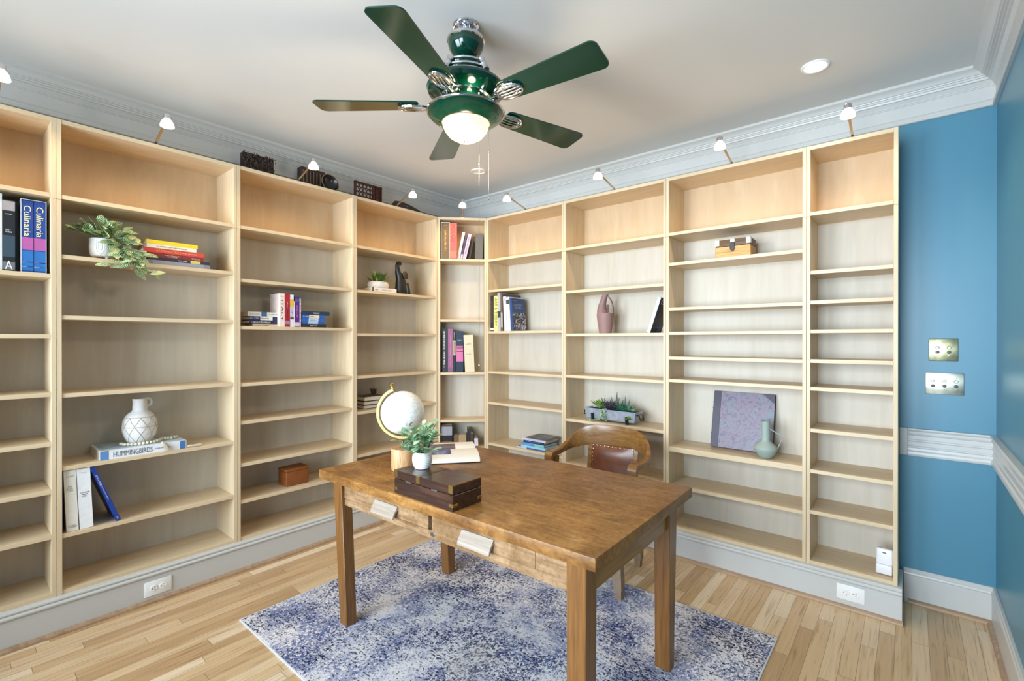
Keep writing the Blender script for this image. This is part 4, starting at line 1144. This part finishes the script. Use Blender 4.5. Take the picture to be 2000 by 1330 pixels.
# black book leaning at the right of the second bookcase
book('R', 1.8285, .03, 1.504, .0225, .256, .19, (26, 40, 62), 'dark blue glossy book leaning against the bookcase side, white spine', lean=18.5, bands=((.0, 1.0, (206, 216, 226)),), face=(.02, .98, blotch('night_photo', [(.35, srgb(14, 18, 24)), (.5, srgb(26, 34, 48)), (.6, srgb(36, 92, 150)), (.75, srgb(60, 120, 176))], 5, 1.2)), texts=(('L', .88, .11, .22, (226, 228, 234), 'f', .25), ('~1', .17, .07, .7, (150, 150, 156), 'f', .45)), rough=.2)

# ------------------------------------------------------------------ ornaments on the shelves
# trailing plant
tp = thing('trailing_plant', 'trailing striped-leaf plant in white footed pot on upper left shelf', 'plant', W('L', -2.604, .092, 1.883 + .0008), (0, 0, PI / 2))
ptm = flat('white_footed_pot', (226, 226, 224), .35, var=.01)
pot = obj('pot', MB().lathe([(0, .014), (.040, .014), (.050, .018), (.0555, .030), (.0575, .06), (.0575, .108), (.0565, .112), (.053, .112), (.052, .10), (0, .10)], 40), ptm, tp, 40)
for k in range(3):
    a = R(-70) + k * R(120)
    obj('foot', MB().lathe([(0, 0), (.006, 0), (.009, .016), (0, .016)], 12, (.034 * math.cos(a), .034 * math.sin(a), 0)), ptm, tp)
obj('moulded_line', MB().tube([(-.035, -.0455, .105), (-.035, -.047, .05), (-.030, -.0485, .036), (-.02, -.053, .028), (-.008, -.055, .036), (-.006, -.0568, .05), (-.006, -.0568, .105)], .0012, 6), ptm, pot)
obj('moulded_line', MB().tube([(-.028, -.050, .105), (-.028, -.051, .055), (-.02, -.054, .045), (-.013, -.056, .055), (-.013, -.056, .105)], .0012, 6), ptm, pot)
stripe = leaf_mat('striped_leaves', (52, 96, 62), (96, 136, 72), (214, 222, 178))
pale = leaf_mat('pale_leaves', (168, 186, 128), (206, 212, 160))
rp_ = random.Random(11)
mb = MB(); mp_ = MB(); sb = MB()
def vine(pts, n, lo, hi, spread, pale_f=.12):
    pts = [Vector(p) for p in pts]
    sb.tube(pts, .0014, 5)
    for i in range(n):
        f = (i + .5) / n * (len(pts) - 1); k = min(int(f), len(pts) - 2)
        p = pts[k].lerp(pts[k + 1], f - k); t = (pts[k + 1] - pts[k]).normalized()
        a = rp_.uniform(0, 2 * PI)
        s = Vector((math.cos(a), -abs(math.sin(a)) * .9, rp_.uniform(-.25, .7)))
        d = (t * rp_.uniform(.1, .9) + s * spread).normalized()
        L_ = rp_.uniform(lo, hi)
        q = p + d * .012
        # keep leaves clear of the shelf above and the back
        if q.z + d.z * L_ > .235: d.z = -.1
        if q.y + d.y * L_ > .16: d.y = -abs(d.y)
        (mp_ if rp_.random() < pale_f else mb).leaf(q, d, Vector((0, -.7, .7)), L_, L_ * rp_.uniform(.44, .58), .2, .12, n=6)
for az, tl, L_ in ((3.3, 1.2, .10), (3.0, 1.0, .09), (2.6, .8, .12), (3.7, .8, .10), (4.4, .7, .09), (2.0, .5, .12), (5.2, .8, .08), (1.2, .7, .10), (.6, .9, .08)):
    d = Vector((math.cos(az) * math.sin(tl), math.sin(az) * math.sin(tl) * .6, math.cos(tl)))
    b0 = Vector((.015 * math.cos(az), .015 * math.sin(az), .105))
    vine([b0, b0 + d * L_ * .5 + Vector((0, 0, .02)), b0 + d * L_], 4, .065, .10, .8, .08)
vine([(.0, -.02, .11), (.045, -.04, .15), (.09, -.06, .16), (.13, -.07, .13)], 9, .06, .088, .9)
vine([(.0, -.03, .11), (.06, -.06, .12), (.10, -.085, .06), (.11, -.10, .0)], 14, .06, .09, .9)
vine([(.02, -.03, .11), (.07, -.07, .09), (.09, -.11, .02), (.10, -.12, -.05)], 15, .06, .09, .9, .12)
vine([(.03, -.02, .11), (.10, -.06, .10), (.14, -.10, .03), (.155, -.12, -.04), (.17, -.12, -.075)], 16, .058, .086, .9, .2)
vine([(.02, -.04, .11), (.05, -.08, .06), (.045, -.115, -.02), (.02, -.12, -.04)], 6, .055, .08, .7, .3)
obj('striped_foliage', mb, stripe, tp); obj('pale_foliage', mp_, pale, tp); obj('vines', sb, flat('vine', (178, 170, 120), .6), tp)
obj('soil', MB().lathe([(.0515, .1005), (0, .104)], 20), flat('soil', (60, 46, 34), .9), tp)

# white netted vase and bead garland
vz = .821 + .047
nv = thing('netted_vase', 'white round vase with rope net and ring handle, on the hummingbird book', 'vase', W('L', -2.437, .128, vz), (0, 0, PI / 2))
vprof = [(0, 0), (.046, 0), (.056, .010), (.070, .040), (.0795, .075), (.0805, .10), (.077, .13), (.068, .155), (.052, .174), (.038, .183), (.0345, .192), (.0335, .23), (.0345, .254), (.0315, .254), (.030, .20), (0, .19)]
nvb = obj('body', MB().lathe(vprof, 48), flat('chalky_white_glaze', (222, 220, 218), .75, var=.03, scale=80), nv, 50)
obj('ring_handle', MB().tube([(.036 + .017 * math.cos(a) , 0, .231 + .021 * math.sin(a)) for a in [R(-115) + R(230) * i / 20 for i in range(21)]], .0065, 10), flat('chalky_white_glaze', (222, 220, 218), .75, var=.03, scale=80), nv)
def rad_at(zz):
    for (r0, z0), (r1, z1) in zip(vprof[:-1], vprof[1:]):
        if z0 <= zz <= z1 and z1 > z0: return r0 + (r1 - r0) * (zz - z0) / (z1 - z0)
    return .05
rope = flat('net_cord', (188, 176, 160), .8)
for s in (1, -1):
    for k in range(9):
        a0 = 2 * PI * k / 9
        pts = []
        for i in range(15):
            zz = .012 + .138 * i / 14
            a = a0 + s * 1.05 * i / 14
            r_ = rad_at(zz) + .0008
            pts.append((r_ * math.cos(a), r_ * math.sin(a), zz))
        obj('net_strand', MB().tube(pts, .0014, 5), rope, nvb)
for zz in (.152, .100):
    obj('net_ring', MB().tube([((rad_at(zz) + .001) * math.cos(2 * PI * i / 40), (rad_at(zz) + .001) * math.sin(2 * PI * i / 40), zz) for i in range(40)], .0017, 5, True), rope, nvb)
bg = thing('bead_garland', 'wooden bead garland with two tassels, draped round the vase on the hummingbird book', 'bead garland', W('L', -2.437, .128, vz + .0012), (0, 0, PI / 2))
bpts = []
path = [(-.088, -.012), (-.075, -.045), (-.045, -.072), (.0, -.082), (.04, -.078), (.07, -.062), (.088, -.03), (.12, -.02), (.155, -.018), (.185, .005)]
from mathutils import geometry
def resample(path, step):
    P2 = [Vector((x, y, 0)) for x, y in path]; out = [P2[0]]; acc = 0; 
    for a, b in zip(P2[:-1], P2[1:]):
        L_ = (b - a).length; t = step - acc
        while t <= L_:
            out.append(a.lerp(b, t / L_)); t += step
        acc = L_ - (t - step)
    return out
bm1 = flat('pale_wood_bead', (214, 202, 180), .6, var=.12, scale=30)
b0_ = None
for i, p in enumerate(resample(path, .0172)):
    if b0_ is None:
        b0_ = obj('bead', MB().ball(.0084, (0, 0, 0), 14), bm1, bg, 80); o = b0_
    else:
        o = b0_.copy(); COL.objects.link(o); o.parent = bg
    o.location = (p.x, p.y, .0088)
def tassel(top, end, n, r0, name, col):
    top = Vector(top); end = Vector(end); mb = MB(); rt = random.Random(5)
    d = end - top; s = d.cross(Vector((0, 0, 1))); s = s.normalized() if s.length > .01 else Vector((1, 0, 0)); u = s.cross(d).normalized()
    pts = [top, top + d * .18, top + d * .25, top + d]
    mb.tube(pts, [.004, .0065, .0055, r0], 10)
    for k in range(n):
        a = 2 * PI * k / n
        off = s * math.cos(a) + u * math.sin(a)
        mb.tube([top + d * .2 + off * .005, top + d * .6 + off * r0 * .9, end + off * r0 * (1.0 + .3 * rt.random()) - d * .06 * rt.random()], .0012, 4)
    obj(name, mb, col, bg)
tm = flat('jute_tassel', (206, 192, 170), .9, var=.2, scale=150)
tassel((.075, -.117, .009), (.102, -.1265, -.040), 16, .010, 'tassel', tm)
tassel((.202, -.112, -.038), (.272, -.116, -.0385), 14, .006, 'tassel', tm)

# brown leather box
lb = thing('leather_box', 'brown leather lidded box on a low shelf left of the desk', 'box', W('L', -1.5575, .06, .437 + .0008), (0, 0, PI / 2))
lth = flat('tan_leather', (134, 76, 32), .45, var=.14, scale=18)
obj('body', MB().box(-.081, .081, 0, .125, 0, .098, .006, 3), lth, lb)
obj('lid', MB().box(-.083, .083, -.002, .127, .0985, .118, .006, 3), lth, lb)

# small plant in a low white bowl on the paperback
sp_ = thing('bowl_plant', 'low white bowl of fine grassy greenery on the paperback near the corner', 'plant', W('L', -.862, .115, 1.841 + .0345), (0, 0, PI / 2))
obj('bowl', MB().lathe([(0, 0), (.07, 0), (.085, .008), (.092, .026), (.086, .046), (.078, .054), (.072, .052), (.07, .044), (0, .044)], 40, sy=.85), flat('white_stone_bowl', (226, 222, 216), .5, var=.05, scale=20), sp_, 50)
rg = random.Random(21)
g1 = MB(); g2 = MB()
for k in range(150):
    az = rg.uniform(0, 2 * PI); tl = rg.uniform(0, 1.4)
    L_ = rg.uniform(.075, .118)
    d = Vector((math.cos(az) * math.sin(tl), math.sin(az) * math.sin(tl) * .8, math.cos(tl) * .95 + .1))
    b0 = Vector((rg.uniform(-.05, .05), rg.uniform(-.04, .04), .044))
    (g2 if rg.random() < .32 else g1).leaf(b0, d, (0, 0, 1), L_, .0085, .35, .1, n=4)
for k in range(4):
    g2.leaf((.06, -.02, .06), (1, -.2 + .1 * k, .1 + .25 * k), (0, 0, 1), .095, .008, .5, .1, n=5)
obj('dark_grass', g1, leaf_mat('dark_grass', (52, 84, 40), (112, 142, 70)), sp_); obj('light_grass', g2, leaf_mat('light_grass', (150, 172, 80), (206, 216, 130)), sp_)

# black elephant figurine sitting with raised trunk
ef = thing('elephant_figurine', 'black stylised elephant figurine with raised trunk beside the bowl plant', 'figurine', W('L', -.628, .11, 1.841 + .0008), (0, 0, PI / 2))
secs = []
for x, y, z_, rx, ry in ((.0, .0, .0, .064, .045), (.0, .0, .04, .062, .045), (-.004, 0, .09, .054, .042), (-.012, 0, .13, .042, .036), (-.022, 0, .165, .036, .034), (-.032, 0, .19, .031, .028), (-.040, 0, .215, .022, .019), (-.045, 0, .24, .018, .016), (-.044, 0, .258, .017, .015), (-.036, 0, .274, .017, .015), (-.024, 0, .280, .015, .014), (-.016, 0, .268, .013, .012), (-.016, 0, .252, .010, .010)):
    secs.append([Vector((x + rx * math.cos(2 * PI * i / 20), y + ry * math.sin(2 * PI * i / 20), z_)) for i in range(20)])
obj('body', MB().sweep(secs), flat('ebony', (26, 23, 22), .38), ef, 60)
eb = flat('ebony', (26, 23, 22), .38)
obj('ear', MB().lathe([(0, 0), (.026, 0), (.028, .004), (0, .007)], 18, m=Matrix.Translation((.012, -.034, .165)) @ Matrix.Rotation(R(75), 4, 'X') @ Matrix.Diagonal((1, 1.3, 1, 1))), eb, ef)
obj('ear', MB().lathe([(0, 0), (.026, 0), (.028, .004), (0, .007)], 18, m=Matrix.Translation((.012, .034, .165)) @ Matrix.Rotation(R(-75), 4, 'X') @ Matrix.Diagonal((1, 1.3, 1, 1))), eb, ef)
obj('foreleg', MB().tube([(.030, -.026, .10), (.038, -.034, .05), (.042, -.036, .004)], [.018, .019, .021], 12), eb, ef)
obj('tusk', MB().tube([(-.022, -.026, .185), (-.034, -.036, .192), (-.040, -.040, .205)], [.004, .003, .001], 8), flat('ivory_tip', (150, 146, 140), .4), ef)

# dark twig ball on the books behind the globe
tb = thing('twig_ball', 'dark bristly twig ball on the stack behind the globe', 'ornament', W('L', -.868, .17, .901 + .0985), (0, 0, PI / 2))
rt = random.Random(4)
mb = MB().ball(.022, (0, 0, .024), 14)
for k in range(70):
    v = Vector((rt.gauss(0, 1), rt.gauss(0, 1), rt.gauss(0, 1))).normalized()
    if v.z < -.55: v.z *= -1
    mb.tube([Vector((0, 0, .024)) + v * .018, Vector((0, 0, .024)) + v * rt.uniform(.034, .046)], [.0016, .0006], 4)
obj('twigs', mb, flat('dark_twig', (52, 38, 26), .8), tb)

# mauve vase
mv = thing('mauve_vase', 'matte mauve jug vase with crooked neck and loop handle', 'vase', W('R', 1.450, .10, 1.504 + .0008), (0, 0, 0))
mvm = flat('mauve_matte_ceramic', (142, 110, 106), .6, var=.02)
obj('body', MB().lathe([(0, 0), (.046, 0), (.051, .03), (.060, .09), (.0655, .14), (.0655, .150), (.062, .155), (0, .158)], 40), mvm, mv, 50)
secs = []
for x, z_, r_ in ((-.018, .150, .046), (-.026, .172, .040), (-.029, .195, .034), (-.026, .220, .029), (-.018, .250, .025), (-.006, .280, .0235), (.002, .296, .0235)):
    secs.append([Vector((x + r_ * math.cos(2 * PI * i / 24), r_ * math.sin(2 * PI * i / 24), z_)) for i in range(24)])
obj('neck', MB().sweep(secs), mvm, mv, 60)
hp = [(.012, .287), (.030, .275), (.048, .250), (.059, .220), (.064, .190), (.063, .152)]
obj('handle', MB().sweep([[Vector((x - .0035, -.008, z_)), Vector((x + .0035, -.008, z_)), Vector((x + .0035, .008, z_)), Vector((x - .0035, .008, z_))] for x, z_ in hp]), mvm, mv, 60)
obj('hang_tag', MB().box(.022, .044, -.024, -.020, .160, .218, .001), flat('brown_tag', (96, 66, 50), .7, var=.3, scale=60), mv)

# galvanised planter with succulents
gp = thing('succulent_planter', 'galvanised metal trough planted with succulents, behind the desk chair', 'planter', W('R', 1.512, .105, .834 + .0008), (0, 0, R(-2)))
galv = flat('galvanised_zinc', (168, 176, 190), .42, .45, var=.18, scale=28)
mb = MB()
secs = []
for zz, hx, hy in ((.012, .192, .040), (.020, .202, .047), (.088, .214, .058), (.091, .221, .064), (.095, .221, .064), (.095, .212, .056), (.080, .210, .054)):
    secs.append([Vector((x, y, zz)) for x, y in ((-hx, -hy), (hx, -hy), (hx, hy), (-hx, hy))])
tr = obj('trough', MB().sweep(secs), galv, gp, 20)
ironm = flat('black_iron', (40, 42, 48), .45, .7)
for x in (-.145, .145):
    for y in (-1, 1):
        obj('foot', MB().sweep([[Vector((x - .011, y * (yy - .004), zz)), Vector((x + .011, y * (yy - .004), zz)), Vector((x + .011, y * (yy + .004), zz)), Vector((x - .011, y * (yy + .004), zz))] for yy, zz in ((.056, .0), (.050, .008), (.0555, .022), (.0595, .058))]), ironm, gp)
for s in (-1, 1):
    obj('handle', MB().tube([(s * .208, -.028, .072), (s * .232, -.028, .070), (s * .238, -.026, .040), (s * .238, .026, .040), (s * .232, .028, .070), (s * .208, .028, .072)], .0042, 8), ironm, gp)
obj('soil', MB().box(-.208, .208, -.052, .052, .0805, .088), flat('soil', (60, 46, 34), .9), gp)
rs = random.Random(9)
def rosette(c, n, L0, w, up, mat_, name, bend=.1, lean=(0, 0), rings=3):
    mb = MB()
    for ri in range(rings):
        tl = .25 + up * (ri + .4) / rings
        m_n = n + ri * 2
        for k in range(m_n):
            az = 2 * PI * (k + .5 * ri) / m_n + rs.uniform(-.12, .12)
            d = Vector((math.cos(az) * math.sin(tl) + lean[0], math.sin(az) * math.sin(tl) * .8 + lean[1], math.cos(tl)))
            L_ = L0 * rs.uniform(.8, 1.1) * (.75 + .25 * ri / max(1, rings - 1))
            p1 = Vector(c) + d.normalized() * L_
            if p1.y > .11: d.y = -abs(d.y) * .3
            mb.leaf(c, d, (0, 0, 1), L_, w, bend, .35, n=5)
    obj(name, mb, mat_, gp)
sg1 = leaf_mat('lime_succulent', (98, 140, 62), (158, 188, 96)); sg2 = leaf_mat('dusky_succulent', (66, 56, 66), (112, 98, 112)); sg3 = leaf_mat('jade_succulent', (52, 108, 88), (104, 156, 128)); sg4 = leaf_mat('dark_green_succulent', (34, 66, 52), (66, 100, 80))
rosette((-.115, 0, .088), 8, .098, .023, .8, sg1, 'agave')
rosette((-.02, 0, .088), 12, .102, .012, 1.15, sg2, 'dusky_rosette', rings=5)
rosette((.07, 0, .088), 9, .086, .017, 1.25, sg3, 'jade_rosette', rings=4)
rosette((.135, 0, .088), 8, .076, .019, 1.3, sg3, 'jade_rosette', rings=3)
rosette((.175, -.005, .088), 7, .050, .018, 1.2, leaf_mat('mint_succulent', (128, 172, 140), (186, 202, 150)), 'mint_rosette', rings=3)
rosette((.165, -.062, .040), 8, .034, .014, 1.3, sg1, 'hanging_rosette', lean=(0, -.6), rings=3)
mb = MB()
for x, y, L_, lx, ly in ((.022, .012, .135, .05, 0), (.03, .0, .10, .25, 0), (-.01, .02, .095, -.15, 0), (-.055, .0, .10, -.55, 0), (-.06, .01, .085, -.3, .05), (.05, .015, .085, .35, 0), (.085, .02, .11, .1, 0), (.1, .02, .09, .35, 0), (-.075, .02, .08, -.45, 0)):
    d = Vector((lx, ly, 1)).normalized()
    mb.tube([Vector((x, y, .085)), Vector((x, y, .085)) + d * L_ * .6, Vector((x, y, .085)) + d * L_ + Vector((0, 0, .004))], [.0048, .0062, .0022], 8)
obj('finger_succulent', mb, sg4, gp)
mb = MB()
for (pts) in ([(-.045, -.03, .09), (-.05, -.066, .085), (-.06, -.07, .04), (-.085, -.074, .012), (-.14, -.082, .006), (-.19, -.088, .006)], [(-.04, -.03, .09), (-.03, -.066, .085), (-.03, -.07, .045), (-.025, -.074, .010)], [(-.05, -.03, .09), (-.055, -.068, .082), (-.05, -.07, .05), (-.06, -.074, .02)]):
    P2 = [Vector(p) for p in pts]
    mb.tube(P2, .0012, 5)
    for a, b in zip(P2[:-1], P2[1:]):
        for k in range(7):
            p = a.lerp(b, k / 7)
            for q in range(2):
                v = Vector((rs.uniform(-1, 1), rs.uniform(-1, .2), rs.uniform(-.1, .8)))
                mb.leaf(p, v, (0, -1, .4), .016, .008, .1, .2, n=3)
obj('trailing_succulent', mb, leaf_mat('silver_succulent', (96, 132, 112), (150, 176, 136)), gp)

# little wooden chest
ch = thing('treasure_chest', 'small wooden chest with dark lid and nickel corners on a high shelf', 'box', W('R', 2.376, .06, 1.977 + .0008), (0, 0, 0))
cw = wood('chest_wood', [(0.25, srgb(150, 104, 52)), (0.5, srgb(190, 146, 86)), (0.8, srgb(212, 176, 118))], 'X', 2, 26, .5)
cl = wood('chest_lid_wood', [(0.25, srgb(70, 48, 30)), (0.5, srgb(104, 74, 46)), (0.8, srgb(134, 100, 66))], 'X', 2, 26, .5)
obj('body', MB().box(-.105, .105, 0, .14, 0, .074, .002), cw, ch)
lid = obj('lid', MB().box(-.1055, .1055, -.0005, .1405, .0755, .119, .004, 2), cl, ch)
for s in (-1, 1):
    obj('nickel_corner', MB().box(min(s * .079, s * .1072), max(s * .079, s * .1072), -.003, .026, .082, .1205, .001), flat('embossed_nickel', (178, 178, 172), .35, .85, var=.5, scale=190), lid)
hs = obj('hasp', MB().box(-.013, .013, -.004, .012, .098, .1206, .001), nickel, lid)
obj('padlock', MB().sweep([[Vector((x * w_, y, z_)) for x, y in ((-1, -.010), (1, -.010), (1, -.002), (-1, -.002))] for w_, z_ in ((.004, .040), (.013, .052), (.015, .066), (.012, .080), (.013, .094))]), flat('dark_iron', (52, 48, 48), .4, .7), ch)

# marbled album and sage vase
al = thing('marbled_album', 'square marbled-paper album with dark spine leaning on the shelf back', 'album', W('R', 2.395, .168, .7415), (R(-14), 0, 0))
aw, ah = .372, .375
mar = blotch('marbled_paper', [(.30, srgb(66, 76, 100)), (.42, srgb(104, 94, 122)), (.50, srgb(134, 108, 122)), (.58, srgb(104, 114, 132)), (.68, srgb(104, 130, 128)), (.78, srgb(148, 136, 146))], 24, 2.4)
dkl = flat('dark_plum_leather', (52, 46, 66), .45)
obj('cover', MB().box(-aw / 2, aw / 2, 0, .003, 0, ah, .001), mar, al)
obj('pages', MB().box(-aw / 2 + .004, aw / 2 - .004, .0035, .024, .003, ah - .003), page_m, al)
obj('back_cover', MB().box(-aw / 2, aw / 2, .0245, .0275, 0, ah, .001), dkl, al)
obj('spine_strip', MB().box(-aw / 2 - .002, -aw / 2 + .046, -.0012, .028, -.0005, ah + .0005, .001), dkl, al)
for zc in (.05, .09, .26, .30):
    obj('spine_knot', MB().ball(.0055, (-aw / 2 - .003, .012, zc), 10), dkl, al)
obj('corner_piece', MB().prism([(aw / 2 - .075, ah), (aw / 2, ah), (aw / 2, ah - .062)], .0012, Matrix(((1, 0, 0, 0), (0, 0, -1, 0), (0, 1, 0, 0), (0, 0, 0, 1)))), dkl, al)
sv = thing('sage_vase', 'matte sage green vase with slim neck and angular handle, in front of the album', 'vase', W('R', 2.563, .082, .733 + .0008), (0, 0, 0))
sgm = flat('sage_ceramic', (146, 159, 151), .6, var=.02)
obj('body', MB().lathe([(0, 0), (.032, 0), (.036, .003), (.058, .035), (.066, .052), (.067, .060), (.062, .072), (.040, .092), (.028, .102), (.025, .110), (.0245, .225), (.0225, .225), (.0215, .12), (0, .115)], 44), sgm, sv, 50)
obj('handle', MB().tube([(.023, 0, .180), (.060, 0, .157), (.0885, 0, .143), (.091, 0, .137), (.090, 0, .131), (.078, 0, .098), (.064, 0, .063)], .003, 8), sgm, sv)

# white plug-in device
wd = thing('white_device', 'small white rounded device standing on the bottom right shelf', 'electronics', W('R', 3.137, .062, .204), (R(-6), 0, R(-4)))
wl = flat('white_device_plastic', (226, 226, 232), .35, var=.01)
obj('body', MB().box(-.036, .036, 0, .030, 0.003, .135, .008, 3), wl, wd)
obj('front_shelf', MB().box(-.035, .035, -.012, .004, .004, .055, .006, 3), wl, wd)
obj('sensor_window', MB().box(-.008, .008, -.0006, .0006, .110, .116), flat('dark_window', (70, 70, 80), .3), wd)

# ------------------------------------------------------------------ ornaments on the bookcase tops
dk = flat('dark_carved_wood', (44, 28, 20), .5, var=.3, scale=60)
wv = thing('woven_twig_block', 'dark woven twig block standing on the bookcase top at the left', 'ornament', W('L', -1.783, .135, ZT), (0, 0, PI / 2))
obj('core', MB().box(-.100, .100, .01, .055, 0, .150, .002), flat('dark_bark', (26, 20, 18), .8), wv)
rw = random.Random(2)
mb = MB()
for k in range(190):
    x = rw.uniform(-.104, .104); z_ = rw.uniform(.006, .148); a = rw.gauss(PI / 2, .45); L_ = rw.uniform(.012, .03)
    y = rw.uniform(-.002, .012)
    z1 = max(.003, min(.158, z_ + L_ * math.sin(a)))
    mb.tube([(x, y, z_), (x + L_ * .5 * math.cos(a) + rw.uniform(-.004, .004), y - .004, (z_ + z1) / 2), (x + L_ * math.cos(a), y, z1)], .0022, 5)
o = obj('twigs', mb, flat('twig_bark', (74, 60, 54), .7, var=.4, scale=80), wv); o['kind'] = 'stuff'
rb = thing('ribbed_block', 'dark ribbed wooden block on the bookcase top behind shelf lamp', 'ornament', W('L', -1.378, .165, ZT), (0, 0, PI / 2))
rbb = obj('block', MB().box(-.098, .085, .006, .07, 0, .172, .003), dk, rb)
for k in range(7):
    x = -.088 + .026 * k
    obj('rib', MB().box(x, x + .009, -.002, .006, 0.002, .150, .002), flat('rib_wood', (92, 70, 56), .5, var=.2), rbb)
mk = thing('carved_bowl', 'dark round carved bowl tilted on its side atop the bookcase', 'ornament', W('L', -1.305, .082, ZT + .066), (0, 0, PI / 2))
mm = Matrix.Rotation(R(78), 4, 'X')
obj('bowl', MB().lathe([(0, -.035), (.03, -.034), (.055, -.024), (.066, -.004), (.066, .012), (.060, .014), (.052, .0), (.03, -.016), (0, -.020)], 36, m=mm), flat('dark_bowl', (24, 26, 28), .25, var=.2), mk, 50)
obj('braided_rim', MB().tube([mm @ Vector(((.0655 + .0006 * (-1) ** i) * math.cos(2 * PI * i / 60), (.0655 + .0006 * (-1) ** i) * math.sin(2 * PI * i / 60), .013)) for i in range(60)], [.0042 if i % 2 else .0032 for i in range(60)], 6, True), flat('straw_braid', (106, 88, 62), .8, var=.3, scale=90), mk)
cp = thing('carved_screen', 'openwork carved dark wooden screen on the bookcase top', 'ornament', W('L', -.942, .12, ZT), (0, 0, PI / 2))
cpm = flat('mahogany_carving', (66, 30, 22), .45, var=.3, scale=50)
mb = MB()
pw, ph_ = .125, .162
mb.box(-pw, -pw + .012, 0, .022, 0, ph_, .001); mb.box(pw - .012, pw, 0, .022, 0, ph_, .001); mb.box(-pw, pw, 0, .022, 0, .010, .001); mb.box(-pw, pw, 0, .022, ph_ - .012, ph_, .001); mb.box(.042, .052, 0, .022, .0, ph_, .001)
obj('frame', mb, cpm, cp)
obj('backing', MB().box(.052, pw - .012, .012, .02, .010, ph_ - .012), cpm, cp)
mb = MB()
rc = random.Random(8)
for i in range(5):
    for j in range(4):
        x = -.098 + .033 * i; z_ = .032 + .034 * j
        mb.tube([(x + .0155 * math.cos(2 * PI * q / 14), .010 + .003 * math.sin(q), z_ + .0165 * math.sin(2 * PI * q / 14)) for q in range(14)], .0045, 6, True)
for j in range(5):
    mb.tube([(-.116, .010, .014 + .036 * j), (-.04, .012, .02 + .034 * j), (.044, .010, .012 + .036 * j)], .004, 6)
obj('fretwork', mb, cpm, cp)
mb = MB()
for j in range(4):
    z_ = .03 + .034 * j
    mb.tube([(.083 + .02 * math.cos(2 * PI * q / 14), .009, z_ + .014 * math.sin(2 * PI * q / 14)) for q in range(14)], .004, 6, True)
obj('relief_scrolls', mb, cpm, cp)
cn = thing('carved_boat', 'long dark carved wooden boat shape lying on the bookcase top near the corner', 'ornament', W('L', -.535, .11, ZT), (0, 0, PI / 2 + R(4)))
secs = []
for x, hz, hy in ((-.185, .052, .030), (-.17, .075, .036), (-.10, .082, .040), (0, .070, .038), (.09, .052, .030), (.15, .032, .020), (.185, .014, .008)):
    secs.append([Vector((x, y * hy, z_ * hz)) for y, z_ in ((-.6, 0), (-1, .35), (-.9, .8), (-.3, 1), (.3, 1), (.9, .8), (1, .35), (.6, 0))])
cnb = obj('hull', MB().sweep(secs), dk, cn, 40)
for k in range(8):
    x = -.07 + .027 * k
    hz = .078 - .0003 * abs(k) - .005 * k; hy = .0385 - .0016 * k
    obj('inlay_dot', MB().ball(.0032, (x, -hy * .96, hz * .56), 8, 1, 1, .6), flat('bone_inlay', (190, 176, 150), .5), cnb)
